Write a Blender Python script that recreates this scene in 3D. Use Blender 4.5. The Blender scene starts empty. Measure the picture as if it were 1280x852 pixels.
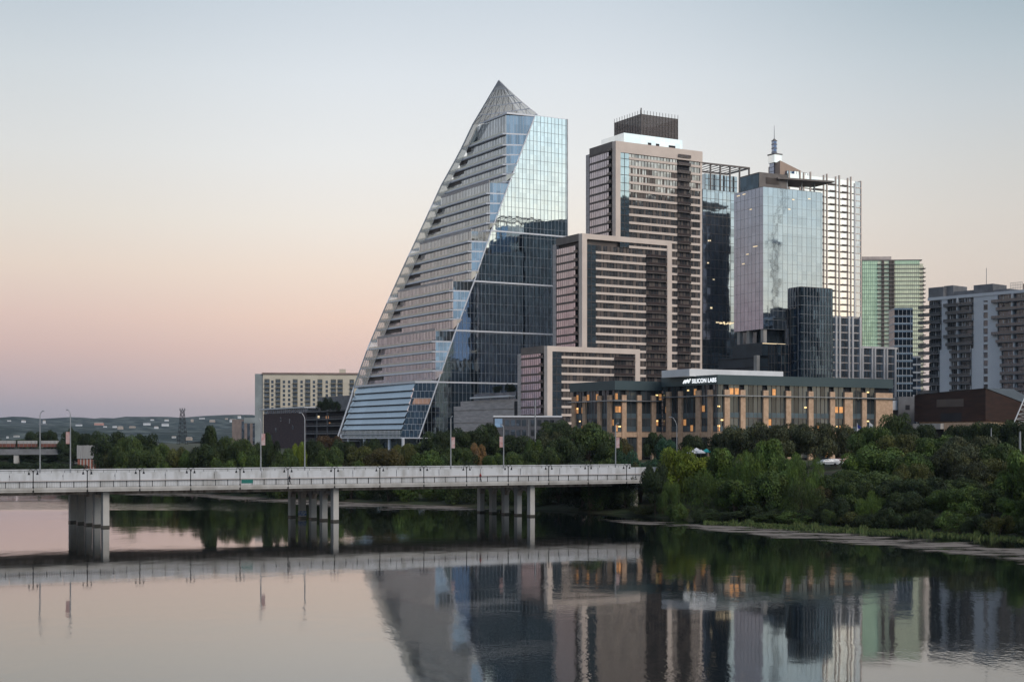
import bpy, math, random
import numpy as np
from math import sin, cos, radians as R, pi
random.seed(7); np.random.seed(7)
F, HY, CX, CZ = 1778.0, 548.0, 640.0, 14.0      # focal length in photo pixels, horizon row, centre column, eye height (m)
sc = bpy.context.scene
col = sc.collection
# ------------------------------------------------------------------ camera
cd = bpy.data.cameras.new('camera'); cam = bpy.data.objects.new('camera', cd); col.objects.link(cam)
cam.location = (0, 0, CZ); cam.rotation_euler = (R(90), 0, 0)
cd.sensor_width = 36; cd.lens = F/1280*36; cd.shift_y = (HY-426)/1280
cd.clip_start = 0.5; cd.clip_end = 40000
sc.camera = cam
# ------------------------------------------------------------------ sky
W = bpy.data.worlds.new('World'); sc.world = W; W.use_nodes = True
def srgb(c):
    return tuple(((v/255)/12.92 if v/255 <= .04045 else ((v/255+.055)/1.055)**2.4) for v in c)
def world():
    nt = W.node_tree; nt.nodes.clear(); N = nt.nodes.new; L = nt.links.new
    out = N('ShaderNodeOutputWorld'); bg = N('ShaderNodeBackground'); bg.inputs[1].default_value = 1.0
    tc = N('ShaderNodeTexCoord'); sep = N('ShaderNodeSeparateXYZ'); L(tc.outputs['Generated'], sep.inputs[0])
    def math_(op, a, b=None):
        m = N('ShaderNodeMath'); m.operation = op
        for i, v in enumerate((a, b)):
            if v is None: continue
            if isinstance(v, (int, float)): m.inputs[i].default_value = v
            else: L(v, m.inputs[i])
        return m.outputs[0]
    x, y, z = sep.outputs
    h = math_('SQRT', math_('ADD', math_('MULTIPLY', x, x), math_('MULTIPLY', y, y)))
    h = math_('MAXIMUM', h, .0001)
    xh = math_('DIVIDE', x, h); yh = math_('DIVIDE', y, h)
    zz = math_('MAXIMUM', z, 0.0)
    zs = math_('SQRT', zz)                      # spreads the low sky over the ramp
    def ramp(stops, gain=1.0):
        r = N('ShaderNodeValToRGB'); r.color_ramp.interpolation = 'B_SPLINE' if False else 'LINEAR'
        el = r.color_ramp.elements
        while len(el) > 1: el.remove(el[-1])
        for i, (p, c) in enumerate(stops):
            e = el[0] if i == 0 else el.new(min(1, math.sqrt(p)))
            if i == 0: e.position = math.sqrt(p)
            e.color = tuple(gain*v for v in srgb(c)) + (1,)
        L(zs, r.inputs[0]); return r.outputs[0]
    def step(v, a, b):
        m = N('ShaderNodeMapRange'); m.interpolation_type = 'SMOOTHSTEP'
        L(v, m.inputs[0]); m.inputs[1].default_value = a; m.inputs[2].default_value = b
        return m.outputs[0]
    def mix(f, a, b):
        m = N('ShaderNodeMix'); m.data_type = 'RGBA'; L(f, m.inputs[0]); L(a, m.inputs[6]); L(b, m.inputs[7]); return m.outputs[2]
    left = ramp(SKY_LEFT, .9); mid = ramp(SKY_MID, .9); right = ramp(SKY_RIGHT, .9); east = ramp(SKY_EAST, 1.2); back = ramp(SKY_BACK)
    c = mix(step(xh, -.36, -.08), left, mid); c = mix(step(xh, .02, .38), c, right)
    c = mix(step(xh, .52, .90), c, east)
    c = mix(step(yh, -.45, -.92), c, back)
    sky = N('ShaderNodeTexSky'); sky.sky_type = 'NISHITA'; sky.sun_disc = False
    sky.sun_elevation = SUN_EL; sky.sun_rotation = SUN_AZ
    s = N('ShaderNodeMix'); s.data_type = 'RGBA'; s.blend_type = 'ADD'; s.inputs[0].default_value = 0.004
    L(c, s.inputs[6]); L(sky.outputs[0], s.inputs[7])
    L(s.outputs[2], bg.inputs[0]); L(bg.outputs[0], out.inputs[0])
SUN_EL, SUN_AZ = R(38.0), R(140)                # broad soft glow of the morning sky behind and to the right
SKY_LEFT = [(0, (134,133,148)), (.021, (157,150,160)), (.038, (183,163,165)), (.061, (205,176,169)), (.083, (217,189,178)),
            (.116, (224,206,191)), (.149, (221,213,202)), (.192, (215,215,212)), (.244, (203,209,212)), (.295, (184,195,204)), (.6, (140,156,178)), (1, (104,122,150))]
SKY_MID = [(0, (152,147,154)), (.021, (178,164,166)), (.038, (209,184,178)), (.061, (223,192,180)), (.083, (235,205,187)),
            (.116, (237,218,202)), (.149, (235,227,217)), (.192, (229,229,227)), (.244, (218,223,227)), (.295, (200,209,217)), (.6, (145,160,184)), (1, (104,122,150))]
SKY_RIGHT = [(0, (160,152,156)), (.04, (194,178,172)), (.08, (208,192,180)), (.116, (211,200,189)), (.149, (209,203,195)), (.185, (202,202,199)), (.22, (192,198,201)),
             (.25, (180,191,197)), (.295, (158,175,185)), (.6, (122,142,160)), (1, (100,118,145))]
SKY_EAST = [(0, (246,214,178)), (.06, (255,232,200)), (.14, (245,240,224)), (.22, (216,232,236)), (.35, (196,216,228)), (.6, (150,172,198)), (1, (110,128,160))]
SKY_BACK = [(0, (150,168,190)), (.2, (150,176,204)), (.5, (135,158,190)), (1, (110,128,160))]
world()
# ------------------------------------------------------------------ sun
sl = bpy.data.lights.new('sun', 'SUN'); sl.energy = 1.7; sl.angle = R(40); sl.color = (1, .90, .80)
so = bpy.data.objects.new('sun', sl); col.objects.link(so)
from mathutils import Vector
sd = Vector((sin(SUN_AZ)*cos(SUN_EL), cos(SUN_AZ)*cos(SUN_EL), sin(SUN_EL)))
so.rotation_euler = sd.to_track_quat('Z', 'Y').to_euler()
vs = sc.view_settings
vs.view_transform = 'Standard'; vs.look = 'None'; vs.exposure = 0.25; vs.gamma = 1.0; vs.use_curve_mapping = False
sc.cycles.max_bounces = 6; sc.cycles.glossy_bounces = 4; sc.cycles.diffuse_bounces = 2; sc.cycles.transparent_max_bounces = 12
sc.cycles.volume_bounces = 0

# ------------------------------------------------------------------ helpers
def newmat(name):
    m = bpy.data.materials.new(name); m.use_nodes = True
    nt = m.node_tree; nt.nodes.clear()
    o = nt.nodes.new('ShaderNodeOutputMaterial'); p = nt.nodes.new('ShaderNodeBsdfPrincipled')
    nt.links.new(p.outputs[0], o.inputs[0]); return m, nt, p
def mixrgb(nt, f, a, b, blend='MIX'):
    m = nt.nodes.new('ShaderNodeMix'); m.data_type = 'RGBA'; m.blend_type = blend
    for i, v in ((0, f), (6, a), (7, b)):
        if hasattr(v, 'links'): nt.links.new(v, m.inputs[i])
        else: m.inputs[i].default_value = v if i == 0 else tuple(v)[:3]+(1,)
    return m.outputs[2]
def mat(name, c, rough=.7, metal=0.0, c2=None, scale=.3, bump=0, stretch=(1,1,1), emit=0, detail=5, thr=(.35,.65), spec=.3):
    m, nt, p = newmat(name); N = nt.nodes.new; L = nt.links.new
    p.inputs['Roughness'].default_value = rough; p.inputs['Metallic'].default_value = metal
    p.inputs['Specular IOR Level'].default_value = spec
    if c2 is None: c2 = tuple(v*.72 for v in c)
    tc = N('ShaderNodeTexCoord'); mp = N('ShaderNodeMapping'); mp.inputs['Scale'].default_value = stretch
    L(tc.outputs['Object'], mp.inputs[0])
    n = N('ShaderNodeTexNoise'); n.inputs['Scale'].default_value = scale; n.inputs['Detail'].default_value = detail; L(mp.outputs[0], n.inputs[0])
    mr = N('ShaderNodeMapRange'); L(n.outputs[0], mr.inputs[0]); mr.inputs[1].default_value = thr[0]; mr.inputs[2].default_value = thr[1]
    L(mixrgb(nt, mr.outputs[0], c, c2), p.inputs['Base Color'])
    if bump:
        b = N('ShaderNodeBump'); b.inputs['Strength'].default_value = bump; L(n.outputs[0], b.inputs['Height']); L(b.outputs[0], p.inputs['Normal'])
    if emit:
        p.inputs['Emission Color'].default_value = tuple(c)+(1,); p.inputs['Emission Strength'].default_value = emit
    return m
def glass(name, c, metal=.9, rough=.04, tilt=.006, pw=1.6, ph=3.6, var=.12, wav=.02, dark=None, seam=None):
    """coated facade glass: every pane leans a hair differently and takes a slightly different tone"""
    m, nt, p = newmat(name); N = nt.nodes.new; L = nt.links.new
    p.inputs['Roughness'].default_value = rough; p.inputs['Metallic'].default_value = metal
    uv = N('ShaderNodeUVMap'); dv = N('ShaderNodeVectorMath'); dv.operation = 'DIVIDE'; L(uv.outputs[0], dv.inputs[0]); dv.inputs[1].default_value = (pw, ph, 1)
    fl = N('ShaderNodeVectorMath'); fl.operation = 'FLOOR'; L(dv.outputs[0], fl.inputs[0])
    wn = N('ShaderNodeTexWhiteNoise'); wn.noise_dimensions = '3D'; L(fl.outputs[0], wn.inputs[0])
    sb = N('ShaderNodeVectorMath'); sb.operation = 'SUBTRACT'; L(wn.outputs[1], sb.inputs[0]); sb.inputs[1].default_value = (.5,.5,.5)
    s1 = N('ShaderNodeVectorMath'); s1.operation = 'SCALE'; L(sb.outputs[0], s1.inputs[0]); s1.inputs['Scale'].default_value = tilt*2
    nz = N('ShaderNodeTexNoise'); L(uv.outputs[0], nz.inputs[0]); nz.inputs['Scale'].default_value = .22; nz.inputs['Detail'].default_value = 1.5
    s2 = N('ShaderNodeVectorMath'); s2.operation = 'SUBTRACT'; L(nz.outputs[1], s2.inputs[0]); s2.inputs[1].default_value = (.5,.5,.5)
    s3 = N('ShaderNodeVectorMath'); s3.operation = 'SCALE'; L(s2.outputs[0], s3.inputs[0]); s3.inputs['Scale'].default_value = wav
    g = N('ShaderNodeNewGeometry')
    a1 = N('ShaderNodeVectorMath'); L(g.outputs['Normal'], a1.inputs[0]); L(s1.outputs[0], a1.inputs[1])
    a2 = N('ShaderNodeVectorMath'); L(a1.outputs[0], a2.inputs[0]); L(s3.outputs[0], a2.inputs[1])
    nn = N('ShaderNodeVectorMath'); nn.operation = 'NORMALIZE'; L(a2.outputs[0], nn.inputs[0]); L(nn.outputs[0], p.inputs['Normal'])
    lo = tuple(v*(1-var) for v in c); hi = tuple(min(1, v*(1+var)) for v in c)
    cc = mixrgb(nt, wn.outputs[0], lo, hi)
    if dark is not None:                        # spandrel strip at every floor line
        fr = N('ShaderNodeVectorMath'); fr.operation = 'FRACTION'; L(dv.outputs[0], fr.inputs[0])
        sp = N('ShaderNodeSeparateXYZ'); L(fr.outputs[0], sp.inputs[0])
        lt = N('ShaderNodeMath'); lt.operation = 'LESS_THAN'; L(sp.outputs[1], lt.inputs[0]); lt.inputs[1].default_value = dark[1]
        cc = mixrgb(nt, lt.outputs[0], cc, dark[0])
    L(cc, p.inputs['Base Color'])
    return m
class MB:
    def __init__(s): s.v = []; s.f = []; s.m = []
    def face(s, pts, m=0):
        i = len(s.v); s.v += [tuple(p) for p in pts]; s.f.append(tuple(range(i, i+len(pts)))); s.m.append(m)
    def box(s, x0, x1, y0, y1, z0, z1, m=0):
        i = len(s.v)
        s.v += [(x0,y0,z0),(x1,y0,z0),(x1,y1,z0),(x0,y1,z0),(x0,y0,z1),(x1,y0,z1),(x1,y1,z1),(x0,y1,z1)]
        for f in ((0,3,2,1),(4,5,6,7),(0,1,5,4),(1,2,6,5),(2,3,7,6),(3,0,4,7)):
            s.f.append(tuple(i+k for k in f)); s.m.append(m)
        return s
    def prism(s, pts, z0, z1, m=0, mtop=None):
        n = len(pts); i = len(s.v)
        a = sum(pts[k][0]*pts[(k+1) % n][1]-pts[(k+1) % n][0]*pts[k][1] for k in range(n))
        if a < 0: pts = pts[::-1]
        s.v += [(p[0], p[1], z0) for p in pts] + [(p[0], p[1], z1) for p in pts]
        for k in range(n):
            j = (k+1) % n; s.f.append((i+k, i+j, i+n+j, i+n+k)); s.m.append(m)
        s.f.append(tuple(i+n+k for k in range(n))); s.m.append(m if mtop is None else mtop)
        s.f.append(tuple(i+n-1-k for k in range(n))); s.m.append(m)
        return s
    def wall(s, p, q, t, z0, z1, m=0):
        """upright slab from p to q (plan), thickness t to the right-hand side of p->q"""
        dx, dy = q[0]-p[0], q[1]-p[1]; l = math.hypot(dx, dy) or 1; nx, ny = dy/l*t, -dx/l*t
        return s.prism([p, q, (q[0]+nx, q[1]+ny), (p[0]+nx, p[1]+ny)], z0, z1, m)
    def tube(s, p, q, r, m=0, n=6, r2=None):
        p, q = Vector(p), Vector(q); d = (q-p); r2 = r if r2 is None else r2
        if d.length < 1e-6: return s
        d.normalize(); a = d.orthogonal().normalized(); b = d.cross(a); i = len(s.v)
        for c, rr in ((p, r), (q, r2)):
            for k in range(n):
                t = 2*pi*k/n; s.v.append(tuple(c + a*cos(t)*rr + b*sin(t)*rr))
        for k in range(n):
            j = (k+1) % n; s.f.append((i+k, i+j, i+n+j, i+n+k)); s.m.append(m)
        s.f.append(tuple(i+n-1-k for k in range(n))); s.m.append(m); s.f.append(tuple(i+n+k for k in range(n))); s.m.append(m)
        return s
    def path(s, pts, r, m=0, n=6):
        for a, b in zip(pts, pts[1:]): s.tube(a, b, r, m, n)
        return s
    def mesh(s, name, mats):
        me = bpy.data.meshes.new(name); me.from_pydata(s.v, [], s.f)
        mats = mats if isinstance(mats, (list, tuple)) else [mats]
        for mm in mats: me.materials.append(mm)
        me.polygons.foreach_set('material_index', s.m)
        ul = me.uv_layers.new(name='UVMap')
        nl = len(me.loops); vi = np.empty(nl, int); me.loops.foreach_get('vertex_index', vi)
        V = np.array(s.v, float).reshape(-1, 3)[vi]
        cnt = np.array([len(f) for f in s.f]); nr = np.empty(len(cnt)*3); me.polygons.foreach_get('normal', nr); nr = nr.reshape(-1, 3)
        nr = np.repeat(nr, cnt, 0); hl = np.hypot(nr[:, 0], nr[:, 1]); vert = hl > .5; hl[hl < 1e-6] = 1
        U = np.where(vert, (-V[:, 0]*nr[:, 1]+V[:, 1]*nr[:, 0])/hl, V[:, 0]); Vv = np.where(vert, V[:, 2], V[:, 1])
        ul.data.foreach_set('uv', np.stack([U, Vv], 1).ravel()); me.update(); return me
    def build(s, name, mats, parent=None, label=None):
        if not s.f: return None
        o = bpy.data.objects.new(name, s.mesh(name, mats)); col.objects.link(o)
        if parent is not None: o.parent = parent
        if label: o['label'] = label
        return o
def tag(o, label, cat, group=None):
    o['label'] = label; o['category'] = cat
    if group: o['group'] = group
    return o
def thing(name, label, cat, loc=(0,0,0), rot=0, group=None):
    o = bpy.data.objects.new(name, None); col.objects.link(o); o.location = loc; o.rotation_euler = (0, 0, rot); o.empty_display_size = .5
    return tag(o, label, cat, group)
def struct(name, mb, mats, kind='structure'):
    o = mb.build(name, mats); o['kind'] = kind; return o
def link(name, me, parent, loc=(0,0,0), rot=(0,0,0), scale=(1,1,1), color=None):
    o = bpy.data.objects.new(name, me); col.objects.link(o); o.parent = parent
    o.location = loc; o.rotation_euler = rot; o.scale = scale
    if color: o.color = color
    return o
def dup(o, loc=None, rot=None, label=None, group=None):
    c = o.copy(); col.objects.link(c)
    if loc is not None: c.location = loc
    if rot is not None: c.rotation_euler = (0, 0, rot)
    if label: c['label'] = label
    if group: c['group'] = group
    for ch in o.children:
        d = ch.copy(); col.objects.link(d); d.parent = c
        for g in ch.children:
            e = g.copy(); col.objects.link(e); e.parent = d
    return c
def P(px, py, Y): return ((px-CX)/F*Y, Y, CZ+(HY-py)/F*Y)
def onz(px, py, z=0):
    Y = F*(CZ-z)/(py-HY); return ((px-CX)/F*Y, Y)
class Fr:
    """plan frame of a building: x runs along the face that looks right, y runs back along the face that looks left"""
    def __init__(s, px, Y, deg=30, X=None):
        s.a = R(deg); s.c = cos(s.a); s.s = sin(s.a); s.Y = Y; s.X = (px-CX)/F*Y if X is None else X
    def w(s, px, v=0):
        k = (px-CX)/F; X0 = s.X-v*s.s; Y0 = s.Y+v*s.c; return (k*Y0-X0)/(s.c-k*s.s)
    def d(s, px, u=0):
        k = (px-CX)/F; X0 = s.X+u*s.c; Y0 = s.Y+u*s.s; return (X0-k*Y0)/(s.s+k*s.c)
    def yw(s, u=0, v=0): return s.Y+u*s.s+v*s.c
    def z(s, py, u=0, v=0): return CZ+(HY-py)/F*s.yw(u, v)
    def px(s, u, v): return CX+F*(s.X+u*s.c-v*s.s)/s.yw(u, v)
    def py(s, u, v, z): return HY-F*(z-CZ)/s.yw(u, v)
    def thing(s, name, label, cat, group=None, z=0): return thing(name, label, cat, (s.X, s.Y, z), s.a, group)
def interp(x, xs, ys): return float(np.interp(x, xs, ys))
# ------------------------------------------------------------------ materials
M = {}
M['water'] = None
def wind_lane(nt, tc, N, L):
    # a wind-ruffled lane across the lake beyond the bridge's left half
    sp = N('ShaderNodeSeparateXYZ'); L(tc.outputs['Object'], sp.inputs[0])
    n = N('ShaderNodeTexNoise'); n.inputs['Scale'].default_value = .03; L(tc.outputs['Object'], n.inputs[0])
    y = N('ShaderNodeMath'); y.operation = 'MULTIPLY_ADD'; L(n.outputs[0], y.inputs[0]); y.inputs[1].default_value = 30; L(sp.outputs[1], y.inputs[2])
    a = N('ShaderNodeMapRange'); a.interpolation_type = 'SMOOTHSTEP'; L(y.outputs[0], a.inputs[0]); a.inputs[1].default_value = 285; a.inputs[2].default_value = 300
    b = N('ShaderNodeMapRange'); b.interpolation_type = 'SMOOTHSTEP'; L(y.outputs[0], b.inputs[0]); b.inputs[1].default_value = 335; b.inputs[2].default_value = 318
    c = N('ShaderNodeMapRange'); c.interpolation_type = 'SMOOTHSTEP'; L(sp.outputs[0], c.inputs[0]); c.inputs[1].default_value = -38; c.inputs[2].default_value = -62
    m = N('ShaderNodeMath'); m.operation = 'MULTIPLY'; L(a.outputs[0], m.inputs[0]); L(b.outputs[0], m.inputs[1])
    m2 = N('ShaderNodeMath'); m2.operation = 'MULTIPLY'; L(m.outputs[0], m2.inputs[0]); L(c.outputs[0], m2.inputs[1])
    m3 = N('ShaderNodeMath'); m3.operation = 'MULTIPLY'; L(m2.outputs[0], m3.inputs[0]); m3.inputs[1].default_value = 14
    return m3.outputs[0]
def water_mat():
    m, nt, p = newmat('lake_water'); N = nt.nodes.new; L = nt.links.new
    p.inputs['Base Color'].default_value = (.005, .008, .008, 1); p.inputs['Roughness'].default_value = .035
    p.inputs['IOR'].default_value = 1.85; p.inputs['Specular IOR Level'].default_value = .5
    tc = N('ShaderNodeTexCoord')
    mp = N('ShaderNodeMapping'); mp.inputs['Scale'].default_value = (1, .55, 1); L(tc.outputs['Object'], mp.inputs[0])
    n1 = N('ShaderNodeTexNoise'); n1.inputs['Scale'].default_value = .42; n1.inputs['Detail'].default_value = 3; L(mp.outputs[0], n1.inputs[0])
    n2 = N('ShaderNodeTexNoise'); n2.inputs['Scale'].default_value = 3.2; n2.inputs['Detail'].default_value = 2; L(mp.outputs[0], n2.inputs[0])
    n3 = N('ShaderNodeTexNoise'); n3.inputs['Scale'].default_value = .035; n3.inputs['Detail'].default_value = 3; L(tc.outputs['Object'], n3.inputs[0])
    mr = N('ShaderNodeMapRange'); L(n3.outputs[0], mr.inputs[0]); mr.inputs[1].default_value = .42; mr.inputs[2].default_value = .6; mr.inputs[3].default_value = .2; mr.inputs[4].default_value = 1.9
    lane = wind_lane(nt, tc, N, L)
    ad = N('ShaderNodeMath'); L(mr.outputs[0], ad.inputs[0]); L(lane, ad.inputs[1])
    m1 = N('ShaderNodeMath'); m1.operation = 'MULTIPLY'; L(n2.outputs[0], m1.inputs[0]); m1.inputs[1].default_value = .30
    a = N('ShaderNodeMath'); L(n1.outputs[0], a.inputs[0]); L(m1.outputs[0], a.inputs[1])
    q = N('ShaderNodeMath'); q.operation = 'MULTIPLY'; L(a.outputs[0], q.inputs[0]); L(ad.outputs[0], q.inputs[1])
    b = N('ShaderNodeBump'); b.inputs['Strength'].default_value = 1; b.inputs['Distance'].default_value = .009; L(q.outputs[0], b.inputs['Height']); L(b.outputs[0], p.inputs['Normal'])
    return m
M['water'] = water_mat()
M['earth'] = mat('bank_earth', (.055,.05,.03), .95, c2=(.03,.045,.018), scale=.12, bump=.3)
M['grass'] = mat('grass_strip', (.05,.085,.025), .9, c2=(.10,.12,.04), scale=.6)
M['concrete'] = mat('concrete', (.46,.44,.41), .85, c2=(.33,.31,.28), scale=.5, bump=.1, stretch=(1,1,.35))
M['pale_concrete'] = mat('painted_concrete', (.51,.515,.52), .8, c2=(.33,.325,.31), scale=.5, stretch=(1.4,1.4,.45), detail=8, thr=(.45,.7))
M['stained'] = mat('stained_concrete', (.50,.44,.38), .9, c2=(.22,.18,.15), scale=.8, stretch=(1.5,1.5,.25), bump=.1)
M['asphalt'] = mat('asphalt', (.06,.06,.06), .9, scale=2)
M['black'] = mat('black_steel', (.02,.02,.022), .5, .3)
M['steel'] = mat('grey_steel', (.36,.37,.38), .45, .5)
M['white'] = mat('white_paint', (.72,.72,.72), .6, c2=(.62,.62,.62), scale=.2)
M['whitefin'] = mat('white_fin', (.68,.66,.64), .5, c2=(.58,.56,.54), scale=.2)
M['slab'] = mat('pale_slab_edge', (.74,.74,.75), .6, c2=(.72,.72,.74), scale=.3)
M['beige'] = mat('beige_panel', (.72,.60,.51), .75, c2=(.64,.53,.45), scale=.15)
M['brownpanel'] = mat('brown_panel', (.13,.105,.09), .6, c2=(.10,.08,.07), scale=.3)
M['taupe'] = mat('taupe_metal', (.19,.165,.15), .55, .2)
M['darkgap'] = mat('dark_recess', (.03,.03,.034), .8)
M['stone'] = mat('limestone', (.58,.40,.27), .9, c2=(.44,.29,.19), scale=1.1, bump=.15)
M['greyst'] = mat('grey_limestone', (.54,.49,.46), .9, c2=(.40,.36,.34), scale=.5, stretch=(.4,.4,2.4), bump=.2)
M['greenmetal'] = mat('green_grey_metal', (.075,.105,.11), .5, .25, c2=(.06,.088,.095), scale=.08)
M['rust'] = mat('dark_rust_metal', (.05,.026,.02), .7, .1, c2=(.03,.018,.015), scale=.6, stretch=(.4,.4,2))
M['slate'] = mat('slate_roof', (.10,.12,.13), .6, c2=(.075,.09,.10), scale=.2)
M['brick_dark'] = mat('dark_brick', (.085,.055,.055), .85, c2=(.05,.033,.036), scale=.7, stretch=(.5,.5,2.5))
M['brick_red'] = mat('red_brick', (.34,.12,.08), .9, c2=(.22,.08,.06), scale=1.0)
M['corrug'] = mat('corrugated_sheet', (.42,.41,.39), .7, c2=(.26,.25,.24), scale=2.2, stretch=(3,3,.1))
M['cream'] = mat('cream_render', (.60,.54,.43), .9, c2=(.54,.48,.38), scale=.1)
M['greyrender'] = mat('grey_render', (.30,.33,.33), .9, scale=.1)
M['whitewall'] = mat('pale_blue_render', (.62,.63,.64), .85, c2=(.56,.57,.58), scale=.1)
M['greywall'] = mat('grey_cladding', (.20,.20,.205), .8, scale=.4)
M['lit'] = mat('lit_room', (.9,.42,.15), .6, c2=(.5,.22,.08), scale=.9, emit=.30)
M['lamp'] = mat('ceiling_lamp', (1,.68,.28), .6, emit=1.3)
M['litpale'] = mat('lit_office', (1,.78,.48), .6, emit=.75)
M['teal'] = mat('teal_cloth', (.02,.30,.30), .8)
M['green_sign'] = mat('green_sign_paint', (.01,.16,.13), .5)
M['red'] = mat('red_paint', (.45,.03,.02), .6)
M['blue'] = mat('blue_cloth', (.02,.04,.25), .7)
M['rubber'] = mat('rubber', (.015,.015,.015), .9)
M['bark'] = mat('bark', (.10,.075,.055), .95, scale=2, bump=.4)
M['mud'] = None
# facade glass
M['g_right'] = glass('sail_east_glass', (.70,.77,.79), 1, .03, .004, 2.1, 4.85, .07, .010)
M['g_left'] = glass('sail_west_glass', (.52,.56,.61), .85, .10, .01, 1.6, 4.85, .14, .02)
M['g_facet'] = glass('sail_corner_glass', (.50,.54,.54), 1, .1, .012, 2.0, 4.85, .22, .02)
M['g_dark'] = glass('dark_glass', (.10,.13,.15), .8, .05, .01, 1.7, 3.4, .3, .02)
M['g_base'] = glass('sail_base_glass', (.06,.08,.09), .8, .06, .01, 2.0, 3.3, .3, .02)
M['g_screen'] = glass('louvre_glass', (.42,.51,.58), .55, .25, .004, 9, 60, .06, .006)
M['g_condo_l'] = glass('condo_west_glass', (.46,.42,.47), .85, .12, .01, 1.5, 3.1, .12, .02)
M['g_condo_r'] = glass('condo_east_glass', (.42,.40,.385), .9, .06, .008, 1.5, 3.1, .35, .015)
M['g_condo_c'] = glass('condo_corner_glass', (.46,.56,.60), .95, .04, .006, 2.0, 3.1, .15, .012)
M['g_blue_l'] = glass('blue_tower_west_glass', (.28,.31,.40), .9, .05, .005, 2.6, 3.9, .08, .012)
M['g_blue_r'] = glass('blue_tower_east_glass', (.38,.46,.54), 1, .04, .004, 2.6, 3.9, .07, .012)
M['g_wing'] = glass('wing_glass', (.36,.44,.51), .9, .05, .008, 2.2, 3.9, .25, .02)
M['g_navy'] = glass('navy_glass', (.05,.08,.115), .9, .06, .01, 1.6, 3.6, .3, .02)
M['g_bright'] = glass('cream_reflecting_glass', (.90,.91,.92), 1, .07, .01, 2.4, 3.3, .05, .03)
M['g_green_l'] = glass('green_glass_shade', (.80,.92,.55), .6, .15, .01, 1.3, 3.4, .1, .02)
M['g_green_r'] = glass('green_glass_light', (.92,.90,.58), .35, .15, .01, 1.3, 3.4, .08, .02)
M['g_bank'] = glass('campus_window_glass', (.08,.095,.10), .45, .08, .02, 1.6, 4.2, .45, .03)
M['g_small'] = glass('small_window_glass', (.10,.11,.12), .7, .1, .02, 1.5, 1.5, .4, .02)
def see_through(name, c, alpha):
    m, nt, p = newmat(name); p.inputs['Base Color'].default_value = c+(1,); p.inputs['Roughness'].default_value = .15
    p.inputs['Metallic'].default_value = .3; p.inputs['Alpha'].default_value = alpha; return m
M['pane_green'] = see_through('screen_pane', (.60,.62,.53), .60)
M['mesh_brown'] = see_through('brown_mesh', (.10,.075,.07), .80)

# ------------------------------------------------------------------ water, land
SH = [(-4200,900), (-900,560)] + [onz(*p) for p in ((-300,588),(0,590),(60,593),(100,601),(140,609),(300,620),(450,628),(600,634),(700,638),(800,645),(900,652),(1000,657),(1150,664),(1280,672))] + [(100,150),(150,100),(220,20),(300,-150),(700,-900)]
DX, DY = .35, .94; dl = math.hypot(DX, DY); DX /= dl; DY /= dl
SS = [DY*x-DX*y for x, y in SH]; ST = [DX*x+DY*y for x, y in SH]
HD = [-6, 0, 2, 7, 16, 30, 60, 92, 9000]; HH = [-1.2, -.05, .4, 1.0, 1.8, 2.8, 4.8, 8.0, 8.0]
def hgt(x, y):
    d = DX*x+DY*y-interp(DY*x-DX*y, SS, ST); return interp(d, HD, HH)
def shore_d(x, y): return DX*x+DY*y-interp(DY*x-DX*y, SS, ST)
mb = MB().box(-6000, 6000, -3000, 1200, -3.0, 0.0)
mb.f = [mb.f[1]]; mb.m = [0]
w = struct('water', mb, M['water'])
mb = MB(); ss = list(np.interp(np.linspace(0, len(SS)-1, 230), range(len(SS)), SS)); dd = [-6, -2, 0, 1, 2, 4, 7, 11, 16, 22, 28, 36, 45, 70, 120, 300, 900, 2500, 9000]
for i, s_ in enumerate(ss):
    t0 = interp(s_, SS, ST) + (random.uniform(-.8,.8) if 2 < i < 225 else 0)
    for d in dd:
        t = t0+d; x = DY*s_+DX*t; y = -DX*s_+DY*t
        mb.v.append((x, y, interp(d, HD, HH) + (random.uniform(-.15,.15) if 0 < d < 100 else 0)))
n = len(dd)
for i in range(len(ss)-1):
    for j in range(n-1):
        mb.f.append((i*n+j, (i+1)*n+j, (i+1)*n+j+1, i*n+j+1)); mb.m.append(0)
struct('ground', mb, M['earth'])
def mud_mat():
    m, nt, p = newmat('algae_mat'); N = nt.nodes.new; L = nt.links.new
    p.inputs['Roughness'].default_value = .9
    tc = N('ShaderNodeTexCoord'); mp = N('ShaderNodeMapping'); mp.inputs['Scale'].default_value = (.35,1,1); L(tc.outputs['Object'], mp.inputs[0])
    n1 = N('ShaderNodeTexNoise'); n1.inputs['Scale'].default_value = .28; n1.inputs['Detail'].default_value = 8; n1.inputs['Roughness'].default_value = .68; L(mp.outputs[0], n1.inputs[0])
    L(mixrgb(nt, n1.outputs[0], (.04,.035,.025), (.27,.22,.18)), p.inputs['Base Color'])
    uv = N('ShaderNodeUVMap'); sp = N('ShaderNodeSeparateXYZ'); 
    at = N('ShaderNodeAttribute'); at.attribute_name = 'edge'
    a = N('ShaderNodeMath'); L(n1.outputs[0], a.inputs[0]); L(at.outputs['Fac'], a.inputs[1])
    g = N('ShaderNodeMapRange'); L(a.outputs[0], g.inputs[0]); g.inputs[1].default_value = .60; g.inputs[2].default_value = .70
    L(g.outputs[0], p.inputs['Alpha']); return m
M['mud'] = mud_mat()
rngm = random.Random(2)
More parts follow.
